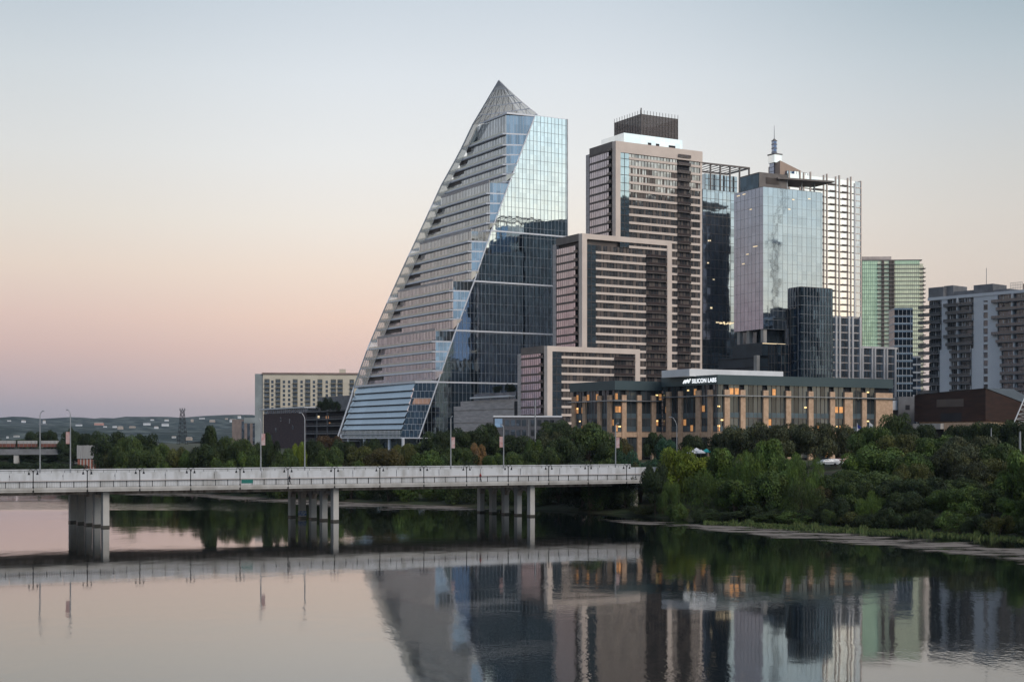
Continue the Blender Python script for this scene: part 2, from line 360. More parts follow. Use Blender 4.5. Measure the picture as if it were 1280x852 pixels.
def mat_strip(name, rows, z, m, label=None):
    """rows of (px, y_far, y_near) on the water; the sheet is denser in its middle"""
    xs = [r[0] for r in rows]; mb = MB(); E = []; K = 6; cols = list(np.linspace(xs[0], xs[-1], 90))
    for x in cols:
        a = interp(x, xs, [r[1] for r in rows]); b = interp(x, xs, [r[2] for r in rows])
        for k in range(K+1):
            t = k/K; X, Y = onz(x, a+(b-a)*t, z); mb.v.append((X, Y, z)); e = min(t, 1-t)*2; ex = min(1, (x-xs[0])/40, (xs[-1]-x)/40+(.5 if xs[-1] > 1280 else 0))
            E.append(min(1, e*1.8)*max(0, ex)*.21-.03+rngm.uniform(-.02,.02))
    for i in range(len(cols)-1):
        for k in range(K): mb.f.append((i*(K+1)+k, i*(K+1)+k+1, (i+1)*(K+1)+k+1, (i+1)*(K+1)+k)); mb.m.append(0)
    me = mb.mesh(name, m); at = me.attributes.new('edge', 'FLOAT', 'POINT'); at.data.foreach_set('value', E)
    o = bpy.data.objects.new(name, me); col.objects.link(o); o['kind'] = 'stuff'; o['label'] = label; o['category'] = 'weed mat'; return o
mat_strip('weed_mat', [(745,648,651),(800,649,656),(860,652,662),(920,656,668),(980,659,674),(1040,663,679),(1100,667,685),(1160,671,693),(1220,676,700),(1280,681,707),(1420,694,722)], .02, M['mud'], 'grey brown floating weed along the wooded bank')
mat_strip('weed_mat', [(225,616,620),(280,616,625),(340,617.5,629),(420,619,636),(500,622,639),(560,629,640),(620,634,640)], .02, M['mud'], 'grey floating weed seen under the bridge')
mat_strip('weed_mat', [(100,612,616),(180,613,620),(260,616,621),(310,619,622)], .03, M['mud'], 'thin pale weed line behind the bridge, nearest the left edge')
mat_strip('weed_mat', [(655,632,638),(710,632.5,639),(780,636,641),(860,641,646)], .03, M['mud'], 'thin weed line at the last bridge pier')
# green fringe on the near bank
mb = MB()
for i in range(5200):
    px = random.choice((random.uniform(880, 1300), random.uniform(930, 1120))); xx = interp(px, [880,1000,1150,1300],[1,1,1,1])
    X, Y = onz(px, interp(px, [800,900,1000,1150,1280,1320],[646,653.5,659,666.5,674,677])+random.gauss(0,1.3)); z = max(0, hgt(X, Y)); h = random.uniform(.15,.45)*(2.2 if sin(px*.31)+sin(px*.083) > .9 else 1)
    a = random.uniform(0, pi); r = random.uniform(.12,.3)
    mb.face([(X-cos(a)*r, Y-sin(a)*r, z-.05), (X+cos(a)*r, Y+sin(a)*r, z-.05), (X+cos(a)*r*.7+random.uniform(-.2,.2), Y, z+h)])
o = struct('bank_grass', mb, M['grass'], 'stuff'); o['label'] = 'short green grass along the water edge'; o['category'] = 'grass'
# hills
M['hill'] = mat('hill_woods', (.012,.024,.022), .95, c2=(.085,.105,.095), scale=.022, detail=10, thr=(.47,.64))
def hill(name, Y, prof, base, depth, rough):
    mb = MB(); xs = np.linspace(prof[0][0], prof[-1][0], 240); n = 12
    rr = random.Random(Y)
    for px in xs:
        top = interp(px, [p[0] for p in prof], [p[1] for p in prof])
        zt = CZ+(HY-top)/F*Y + rr.uniform(-rough, rough)
        for k in range(n):
            t = k/(n-1); yy = Y-depth*(1-t); X = (px-CX)/F*Y
            mb.v.append((X, yy, base+(zt-base)*(t**.8)+rr.uniform(-rough, rough)*1.2*(t < 1)))
        mb.v.append((X, Y+depth, base-20))
    n += 1
    for i in range(len(xs)-1):
        for k in range(n-1): mb.f.append((i*n+k, (i+1)*n+k, (i+1)*n+k+1, i*n+k+1)); mb.m.append(0)
    return struct(name, mb, M['hill'])
H1 = [(-1600,512),(-700,525),(-300,516),(-60,522),(0,521),(40,521.5),(75,524),(105,520.5),(128,524),(150,522),(190,519.5),(230,520.5),(250,519),(288,517),(312,518),(340,521),(420,519),(600,524),(900,518),(1300,522),(2600,510)]
H2 = [(-1600,528),(-300,533),(-60,536),(60,532),(140,535),(220,538),(330,536),(500,534),(900,537),(1300,535),(2600,530)]
hill('hill', 4600, H1, 8, 1500, 4.5)
hill('hill', 2600, H2, 8, 700, 2.0)
# ------------------------------------------------------------------ the sail-shaped tower
M['pane_crown'] = see_through('crown_pane', (.42,.39,.32), .50)
def sail():
    fr = Fr(617, 697, 30)
    T = fr.thing('glass_tower', 'sail shaped glass tower with curved left edge and pointed lattice crown', 'skyscraper')
    ca, sa = cos(R(30)), sin(R(30))
    diag = [(523,548),(547,478),(569,414),(592,353),(614.5,287),(640,219),(668.5,145)]
    dz = []; du = []
    for px, py in diag:
        u = fr.w(px); du.append(u); dz.append(fr.z(py, u, 0))
    uC = lambda z: interp(z, dz, du) if z > dz[0] else du[0]+(z-dz[0])*(du[1]-du[0])/(dz[1]-dz[0])
    curve = [(421,560),(425.6,547),(448,480.5),(466,431),(488,380),(513,325),(535.5,277),(555,234),(578,193),(600,147),(628,101)]
    cy = [p[1] for p in curve][::-1]; cxs = [p[0] for p in curve][::-1]
    groups = [   # corner column px, floor lines (rows at the corner) from top
        (633, [143.5,167.5,181.5,194,206,218,228]), (612.5, [228,242,254.5,267,279,288.5]), (589.5, [288.5,302,314.5,327,339,351]),
        (566.5, [351,363.7,376,387.6,399,413]), (544.5, [413,427,439.7,452,463.6,477])]
    uR = fr.w(709)
    zt_all = fr.z(144.5, du[-1], 0)
    def Bpt(px, z0, z1):
        uc = uC((z0+z1)/2); # facet runs straight left in the picture plane
        k = (px-CX)/F; X0, Y0 = fr.X+uc*ca, fr.Y+uc*sa; Xb = k*Y0; t = X0-Xb
        return uc-ca*t, sa*t
    def Ld(ub, vb, z):      # how far back the left face runs before it meets the sail curve
        lo, hi = 0.5, 120
        for _ in range(40):
            m = (lo+hi)/2; px = fr.px(ub, vb+m); py = fr.py(ub, vb+m, z)
            if px > interp(py, cy, cxs): lo = m
            else: hi = m
        return vb+lo
    rings = []
    rng = random.Random(3)
    for gi, (bpx, rows) in enumerate(groups):
        zc = [fr.z(r, *(lambda b: b)(Bpt(bpx, 0, fr.z(rows[-1])))) for r in rows]
        ub, vb = Bpt(bpx, zc[-1], zc[0])
        zc = [fr.z(r, ub, vb) for r in rows]
        for fi in range(len(zc)-1):
            z1, z0 = zc[fi], zc[fi+1]
            c0, c1 = uC(z0), uC(z1); l = Ld(ub, vb, z0); l1 = Ld(ub, vb, z1)
            rings.append((z0, ub, l))
            lg = min(l, l1)-2.5
            # floor slab with the pale edge
            s = MB(); s.prism([(c0, .35), (ub, vb), (ub-1.5, vb+1.2), (ub-1.5, l), (ub+6, l+2), (uR-.4, 38), (uR-.4, .35)], z0-.22, z0+.5, 0)
            s.build('floor_slab', M['slab'], T)
            if fi == len(zc)-2 and gi > 0 or gi == 0 and fi == 5: pass
            # left glass
            gb = MB(); gb.face([(ub, vb, z0+.42), (ub, vb, z1-.1), (ub, lg, z1-.1), (ub, lg, z0+.42)], 0)
            gb.face([(ub, lg, z0+.42), (ub, lg, z1-.1), (uR, 38, z1-.1), (uR, 38, z0+.42)], 0)
            y = vb+1.6
            while y < lg: gb.box(ub-.12, ub, y-.05, y+.05, z0+.42, z1-.1, 1); y += 1.6
            gb.build('window_band', [M['g_left'], M['taupe']], T)
            # dark panel proud of the glass, painting the shade of a recessed balcony
            if fi > 0 or gi == 0:
                k = fi/(len(zc)-2); rl = (lg-vb)*(.06+.24*k); rb = MB()
                if gi == 0 and fi < 1: rl = 0
                if rl > 1:
                    rb.box(ub-.3, ub-.14, lg-rl, lg, z0+.5+(z1-z0)*.5, z1-.12, 0); rb.build('balcony_shade', M['brownpanel'], T)
            if gi == 0 and fi == 0:
                q = MB(); q.face([(ub+.5, lg, z0+.42), (ub+.5, lg, z1-.1), (ub+.5, l1, z1-.1), (ub+.5, l, z0+.42)], 0); q.build('roof_lattice_wall', M['g_dark'], T)
            # balcony glass rail
            if rng.random() < .9:
                rb = MB(); rb.box(ub-1.48, ub-1.42, vb+1.4, l-.4, z0+.42, z0+1.3, 0); rb.build('balcony_rail', M['pane_green'], T)
            # corner facet
            cm = (c0+c1)/2; sv_ = -vb/(cm-ub); vv = lambda u: vb+sv_*(u-ub)
            fb = MB(); fb.face([(ub, vb, z0+.5), (c0, vv(c0), z0+.5), (c1, vv(c1), z1-.2), (ub, vb, z1-.2)], 0)
            for q in np.arange(ub+1.7, min(c0, c1), 1.7): fb.tube((q-.03, vv(q)-.07, z0+.5), (q-.03, vv(q)-.07, z1-.2), .05, 1, 4)
            fb.build('corner_window', [M['g_facet'], M['slab']], T)
        # parapet of the terrace on each step
        pb = MB(); z = zc[0]; l = Ld(ub, vb, z)
        pb.wall((ub, vb), (ub, l-3), -.25, z, z+1.15, 0)
        if gi: pb.build('terrace_parapet', M['greyst'], T)
    # right face, floor by floor
    zs = []; zz = fr.z(547, fr.w(523), 0)
    zs = [12.0]; step = 4.84
    while zs[-1]+step < zt_all-1: zs.append(zs[-1]+step)
    zs.append(zt_all)
    bands = [fr.z(r, uC(fr.z(r))) for r in (477.5, 413, 351.5, 288.5)]
    for z0, z1 in zip(zs, zs[1:]):
        g = MB(); c0, c1 = uC(z0), uC(z1)
        g.face([(c0, 0, z0), (uR, 0, z0), (uR, 0, z1), (c1, 0, z1)], 0); g.face([(uR, 0, z0), (uR, 38, z0), (uR, 38, z1), (uR, 0, z1)], 0)
        x = uR-1.0
        while x > c0:
            zt = z1 if x > c1 else z0+(x-c0)/(c1-c0)*(z1-z0)
            g.box(x-.045, x+.045, -.16, -.003, z0, zt, 1); x -= 2.1
        g.box(c0+.1, uR, -.13, -.004, z0, z0+.12, 1)
        for q in (1.0,): pass
        g.build('window_band', [M['g_right'], M['steel']], T)
    for b in bands:
        g = MB().box(uC(b)-.2, uR+.1, -.45, -.17, b-.28, b+.42); g.build('cornice', M['slab'], T)
    g = MB()
    for (za, zb) in zip(dz, dz[1:]): g.tube((uC(za), -.25, za), (uC(zb), -.25, zb), .33, 0, 5)
    g.build('diagonal_beam', M['slab'], T)
    g = MB().box(uR-.3, uR+.25, -.3, .1, 8, zt_all+.3); g.build('corner_trim', M['steel'], T)
    cb, vb0 = Bpt(633, bands[3], zt_all)
    g = MB().prism([(du[-1]-.3, .2), (cb+.3, vb0+.1), (cb+.3, vb0+24), (uR, 37), (uR, .2)], zt_all-.5, zt_all+.35); g.build('roof', M['slab'], T)
    # base: louvred screen, dark trapezoid
    rows = [478.5, 488.5, 497.3, 505.6, 514, 522, 530, 537.5]
    sl = lambda py: interp(py, [479, 548], [519.5, 500])
    def bp(py):
        z = fr.z(py, fr.w(540), 0); px = sl(py); uc = uC(z); k = (px-CX)/F; X0, Y0 = fr.X+uc*ca, fr.Y+uc*sa; t = X0-k*Y0
        return uc-ca*t, sa*t
    prev = None
    for i, (ra, rb_) in enumerate(zip(rows, rows[1:]+[546.5])):
        (u1, v1), (u0, v0) = bp(ra), bp(rb_); z1, z0 = fr.z(ra, u1, v1), fr.z(rb_, u0, v0)
        l1, l0 = Ld(u1, v1, z1), Ld(u0, v0, z0)
        if i < 7:
            g = MB(); o = .6; g.face([(u0-o, v0, z0+.5), (u1, v1, z1), (u1, l1, z1), (u0-o, l0, z0+.5)], 0)
            g.face([(u0-o, v0, z0+.5), (u0-o, l0, z0+.5), (u0-.1, l0, z0+.45), (u0-.1, v0, z0+.45)], 1)
            g.face([(u0-.1, v0, z0-.01), (u0-.1, v0, z0+.5), (u0-.1, l0, z0+.5), (u0-.1, l0, z0-.01)], 1)
            g.build('louvre_panel', [M['g_screen'], M['darkgap']], T)
        else:
            g = MB(); g.face([(u0, v0, z0), (u1, v1, z1), (u1, l1, z1), (u0, l0, z0)], 0)
            y = v0+1.2
            while y < l0: g.box(u0-.12, u0-.003, y-.06, y+.06, z0, z1, 1); y += 1.5
            g.box(u0-.14, u0-.002, v0, l0, (z0+z1)/2-.1, (z0+z1)/2+.1, 1)
            g.build('window_band', [M['g_base'], M['slab']], T)
            zb, ub5, vb5, lb5 = z0, u0, v0, l0
        # dark glass between the louvres and the diagonal
        c1, c0 = uC(z1), uC(z0)
        g = MB(); g.face([(u0, v0, z0), (c0, 0, z0), (c1, 0, z1), (u1, v1, z1)], 0)
        for q in np.arange(u0+.2, c1, 1.75):
            zlo = z0 if q <= c0 else z0+(q-c0)/(c1-c0)*(z1-z0); zhi = z1 if q >= u1 else z0+(q-u0)/(u1-u0)*(z1-z0)
            if zhi-zlo > .2: t = min(1, max(0, (q-u0)/(c0-u0))); y_ = v0*(1-t)-.12; g.tube((q, y_, zlo), (q, y_, zhi), .045, 1, 4)
        g.tube((u0, v0-.1, z0), (c0, -.1, z0), .07, 1, 4); g.build('window_band', [M['g_base'], M['slab']], T)
        if prev is None:
            g = MB().prism([(c1, -.3), (u1-.5, v1-.4), (u1-1.2, l1), (u1+2, l1), (c1, .6)], z1, z1+.9); g.build('base_cornice', M['slab'], T)
        prev = 1
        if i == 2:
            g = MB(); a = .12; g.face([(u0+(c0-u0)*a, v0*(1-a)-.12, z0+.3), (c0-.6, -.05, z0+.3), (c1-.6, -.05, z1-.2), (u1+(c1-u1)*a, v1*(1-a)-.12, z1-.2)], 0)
            g.build('lit_or_painted_window', mat('painted_peach_reflection', (.62,.36,.24), .4, .3), T)  # peach panel that paints a reflection onto the dark base glass
    g = MB().prism([(uC(zb), -.2), (ub5, vb5-.3), (ub5-.4, lb5), (uR, 40), (uR, .2)], zb-.5, zb); g.build('soffit', M['slab'], T)
    # stilts and the set-back lobby
    for px in (433, 453, 484, 501):
        k = (px-CX)/F; v = fr.d(px, ub5); g = MB().tube((ub5+1.2, v, 7.5), (ub5+1.2, v, zb-.4), .75, 0, 10); g.build('column', M['slab'], T)
    g = MB(); g.tube((ub5-.4, lb5+1, 7.6), (ub5-.2, lb5-1, zb+1.5), .5, 0, 6); g.build('edge_foot', M['slab'], T)
    g = MB(); g.face([(ub5+9, vb5, 7.5), (ub5+9, vb5, zb-.5), (ub5+9, lb5-4, zb-.5), (ub5+9, lb5-4, 7.5)], 0); g.face([(ub5+9, vb5, 7.5), (uC(12), .5, 7.5), (uC(12), .5, zb-.5), (ub5+9, vb5, zb-.5)], 0)
    g.build('lobby_wall', M['g_base'], T)
    g = MB().box(uC(12), uR, .3, 38, 7, 12.2); g.build('ground_floor_wall', M['g_dark'], T)
    # sail screen along the curved edge
    rings.sort(key=lambda r: r[0]); E = []
    for i, (z, u, l) in enumerate(rings):
        E.append((u-1.9, l+.5, z))
    u_t, v_t = Bpt(633, bands[3], zt_all); E.append((u_t-1.9, Ld(u_t, v_t, zt_all)+.5, zt_all))
    pb, pe = MB(), MB()
    u0, v0 = bp(480); z_lo = fr.z(480, u0, v0)
    low = []
    for py in (546, 530, 510, 490): 
        u, v = bp(py); z = fr.z(py, u, v); low.append((u-1.6, Ld(u, v, z)+.3, z))
    for a, b in zip(low, low[1:]+[E[0]]): pe.tube(a, b, .42, 0, 6)
    for a, b in zip(E, E[1:]): pe.tube(a, b, .38, 0, 6)
    inner = [(e[0], e[1]-interp(e[2], [20, 110, 180], [17, 13, 7]), e[2]) for e in E]
    for (a, b), (c, d) in zip(zip(E, E[1:]), zip(inner, inner[1:])):
        pn = MB(); pn.face([c, a, b, d], 0)
        for t in (.0, .2, .4, .6, .8): 
            m0 = [c[i]+(a[i]-c[i])*t for i in range(3)]; m1 = [d[i]+(b[i]-d[i])*t for i in range(3)]
            pn.tube(m0, m1, .11, 1, 4)
        pn.tube(c, a, .15, 1, 4); pn.build('sail_screen_panel', [M['pane_green'], M['slab']], T)
    # crown
    zap = 0; ua, va = Bpt(633, bands[3], zt_all)
    Dap = fr.d(628, ua); apex = Vector((ua-1.9, Dap, fr.z(101, ua, Dap))); top = Vector(E[-1])
    zl = fr.z(147, ua, Ld(ua, va, zt_all)); lft = Vector((ua-1.9, Ld(ua, va, zt_all)+.5, zt_all))
    rgt = Vector((du[-1]+2.2, .8, zt_all+.9))
    pe.tube(top, lft, .38); pe.tube(lft, apex, .38)
    pe.build('edge_beam', M['slab'], T)
    nr, nc = 5, 12; G = []
    for r in range(nr+1):
        t = r/nr; a = lft.lerp(apex, t); b = rgt.lerp(apex, t); sag = 4*t*(1-t)*2.6
        b = b - Vector((0, 0, sag*.28)); G.append([a.lerp(b, c/nc) for c in range(nc+1)])
    for r in range(nr):
        g = MB()
        for c in range(nc):
            q = [G[r][c], G[r][c+1], G[r+1][c+1], G[r+1][c]]; g.face(q, 0)
            g.tube(G[r][c], G[r+1][c], .17, 1, 4); 
            if c % 2 == 0: g.tube(G[r][c], G[r+1][c+1], .10, 2, 4)
            g.tube(G[r][c], G[r][c+1], .30, 1, 4)
        g.tube(G[r][nc], G[r+1][nc], .3, 1, 4); g.tube(G[r][0], G[r+1][0], .3, 1, 4)
        g.build('crown_lattice', [M['pane_crown'], M['slab'], M['taupe']], T)
    # back wall of the crown, leaning parapet
    g = MB(); g.face([tuple(lft), tuple(apex), (uR-6, 30, zt_all)], 0); g.build('crown_back', M['pane_crown'], T)
sail()

# ------------------------------------------------------------------ stepped residential tower
def condo():
    fr = Fr(684, 530, 30)
    T = fr.thing('apartment_tower', 'brown apartment tower rising in three beige framed steps with mesh crown', 'skyscraper')
    uB, uCc, uE = fr.w(727.5), fr.w(769.5), fr.w(878)
    dA, dB, dC = fr.d(648), fr.d(692, uB), fr.d(733.5, uCc)
    zA, zB, zC = fr.z(432), fr.z(291.5, uB), fr.z(176, uCc)
    fh = 3.1; z = zC-3.4; zs = []
    while z > 8.5: zs.append(z); z -= fh
    zs = zs[::-1]
    eA, eB, eC1, eC2 = fr.w(794), fr.w(834), fr.w(847), fr.w(863)
    # solid cores
    for (u, d, zt) in ((0, dA, zA), (uB, dB, zB), (uCc, dC, zC)):
        MB().box(u+1.3, uE-.9, 1.2, d, 7.5, zt-.3).build('core_wall', M['brownpanel'], T)
    rng = random.Random(5)
    for i, z in enumerate(zs):
        z1 = z+fh
        u0, d = (0, dA) if z1 < zA-1 else (uB, dB) if z1 < zB-1 else (uCc, dC)
        top = z1 > zC-3.2*3
        # ---- right face
        g = MB(); gx0, gx1 = u0+2.2, u0+2.2+4.2
        g.box(gx0, gx1, .25, .4, z, z1, 0); g.box(gx0, gx1, .05, .26, z, z+.14, 1)
        for q in (2.1,): g.box(gx0+q-.05, gx0+q+.05, .12, .26, z, z1, 1)
        g.build('corner_window', [M['g_condo_c'], M['brownpanel']], T)
        g = MB(); g.box(gx1, uE-.3, .55, .7, z+.9, z1, 0)
        x = gx1+1.5
        while x < uE-.4:
            wdt = rng.choice((.12, .12, .8, 1.3)) if not top else .12
            g.box(x-wdt/2, x+wdt/2, .42, .56, z+.9, z1, 1); x += 1.5
        g.build('window_band', [M['g_condo_r'], M['brownpanel']], T)
        bal = [(eC1, eC2)]
        if u0 < uCc: bal.append((fr.w(808), eB-.4))
        if u0 < uB: bal.append((fr.w(768), eA-.4))
        bal.sort(); x = gx1
        for a0, a1 in bal:
            MB().box(x, a0, .12, .58, z, z+.9, 0).build('spandrel_band', M['beige'], T); x = a1
        MB().box(x, uE-.1, .12, .58, z, z+.9, 0).build('spandrel_band', M['beige'], T)
        for a0, a1 in bal:
            b = MB(); b.box(a0, a1, -.5, .55, z+.1, z+.3, 0); b.box(a0, a1, -.5, -.44, z+.3, z+1.25, 1)
            b.box(a0, a1, .5, .54, z+.3, z1, 2); b.build('balcony', [M['taupe'], M['mesh_brown'], M['darkgap']], T)
        # ---- left face
        g = MB(); d1 = d-1.8; dd0 = 5.0
        g.box(.15+u0, .3+u0, dd0, d1, z+.75, z1, 0); g.box(.02+u0, .3+u0, dd0, d1, z, z+.75, 1)
        y = dd0+1.5
        while y < d1: g.box(u0+.08, u0+.15, y-.035, y+.035, z+.75, z1, 1); y += 1.5
        g.build('window_band', [M['g_condo_l'], M['brownpanel']], T)
        b = MB(); b.box(u0-.5, u0+1.2, 2.4, dd0, z+.1, z+.3, 0); b.box(u0-.5, u0-.44, 2.4, dd0, z+.3, z+1.2, 1); b.build('balcony', [M['taupe'], M['mesh_brown']], T)
    for (u, d, zt, ue) in ((0, dA, zA, eA), (uB, dB, zB, eB), (uCc, dC, zC, uE)):
        f = MB(); f.box(u, u+2.2, -.1, 2.3, 7.8 if u == 0 else (zA if u < uCc else zB)+.02, zt, 0); f.build('frame_post', M['beige'], T)
        f = MB(); th = 2.0 if u < uCc else 4.2; f.box(u+2.2, ue+(2.2 if ue != uE else 0), -.1, .9, zt-th, zt, 0); f.build('frame_beam', M['beige'], T)
        if ue != uE: f = MB(); f.box(ue, ue+2.2, -.12, .9, 7.8, zt-th, 0); f.build('frame_post', M['beige'], T)
        f = MB(); f.box(u-.05, u+2.0, d-1.8, d+.6, 7.8, zt-2, 0); f.build('frame_post', M['greyst'], T)
        f = MB(); f.box(u+.1, uE-1, 1.0, d-1.8, zt-.3, zt-.05, 0); f.box(u+.05, u+.35, 2.3, d-1.8, zt-2.6, zt+.2, 0); f.build('roof', M['taupe'], T)
    # brown side panel facing the gap
    MB().box(uE-.9, uE, .2, 16, 7.8, zC-.2).build('side_wall', M['beige'], T)
    # white plant room and mesh screen crown
    v = 8; a0 = fr.w(783, v+7); a1 = fr.w(853, v); MB().box(a0-6, a1, v, v+16, zC-.2, fr.z(168, a0, v)).build('plant_room', M['g_bright'], T)
    for q in (812, 822, 838, 842):
        x = fr.w(q, v); MB().box(x-.8, x+.8, v-.1, v-.003, zC+.6, zC+2.9).build('plant_vent', M['darkgap'], T)
    c0 = fr.w(801, v+1); c1 = fr.w(847, v+1); zt, zb = fr.z(139, c0, v+1), fr.z(170, c0, v+1)
    sdp = fr.d(768.5, c0) - 0
    S = MB(); S.wall((c0, v+1), (c1, v+1), .1, zb, zt-1.2, 0); S.wall((c0, sdp), (c0, v+1), .1, zb-3, zt-1.2, 0); S.wall((c0, sdp), (c1, sdp), .1, zb, zt-1.2, 0); S.wall((c1, sdp), (c1, v+1), .1, zb, zt-1.2, 0)
    n = 12
    for i in range(n+1):
        x = c0+(c1-c0)*i/n; S.tube((x, v+.8, zb), (x, v+.8, zt+.4), .10, 1, 4)
    for i in range(11):
        y = v+1+(sdp-v-1)*i/10; S.tube((c0-.2, y, zb-3), (c0-.2, y, zt+.4), .10, 1, 4)
    for zz in (zb+2.5, zb+5.5, zt-1.2): S.tube((c0, v+.85, zz), (c1, v+.85, zz), .09, 1, 4); S.tube((c0-.15, v, zz), (c0-.15, sdp, zz), .09, 1, 4)
    S.tube((c0, v+.8, zb-2), (c0, v+.8, zt+1.2), .28, 1, 5)
    S.build('crown_screen', [M['mesh_brown'], M['taupe']], T)
condo()

# ------------------------------------------------------------------ generic glass block
def block(T, x0, x1, y0, y1, z0, z1, mr, ml, fh=3.9, mw=2.6, mm=None, band=None, name='window_band', mf=.05, dep=.1, hline=.1):
    """a glazed volume, one window band per storey, with its mullions"""
    mm = mm or M['taupe']; n = max(1, round((z1-z0)/fh)); fh = (z1-z0)/n
    for i in range(n):
        a, b = z0+i*fh, z0+(i+1)*fh; g = MB()
        g.face([(x0, y0, a), (x1, y0, a), (x1, y0, b), (x0, y0, b)], 0); g.face([(x0, y1, a), (x0, y0, a), (x0, y0, b), (x0, y1, b)], 1)
        g.face([(x1, y0, a), (x1, y1, a), (x1, y1, b), (x1, y0, b)], 0); g.face([(x1, y1, a), (x0, y1, a), (x0, y1, b), (x1, y1, b)], 1)
        x = x0+mw
        while x < x1-.3: g.box(x-mf, x+mf, y0-dep, y0-.003, a, b, 2); x += mw
        y = y0+mw
        while y < y1-.3: g.box(x0-dep, x0-.003, y-mf, y+mf, a, b, 2); y += mw
        g.box(x0-dep*.8, x1, y0-dep*.8, y0-.002, a, a+hline, 2); g.box(x0-dep*.8, x0-.002, y0, y1, a, a+hline, 2)
        if band: g.box(x0-.12, x1+.02, y0-.12, y0-.004, b-band[0], b-.01, 3); g.box(x0-.12, x0-.004, y0, y1, b-band[0], b-.01, 3)
        g.build(name, [mr, ml, mm] + ([band[1]] if band else []), T)
    MB().box(x0+.3, x1-.3, y0+.3, y1-.3, z1-.6, z1+.25).build('roof', M['taupe'], T)

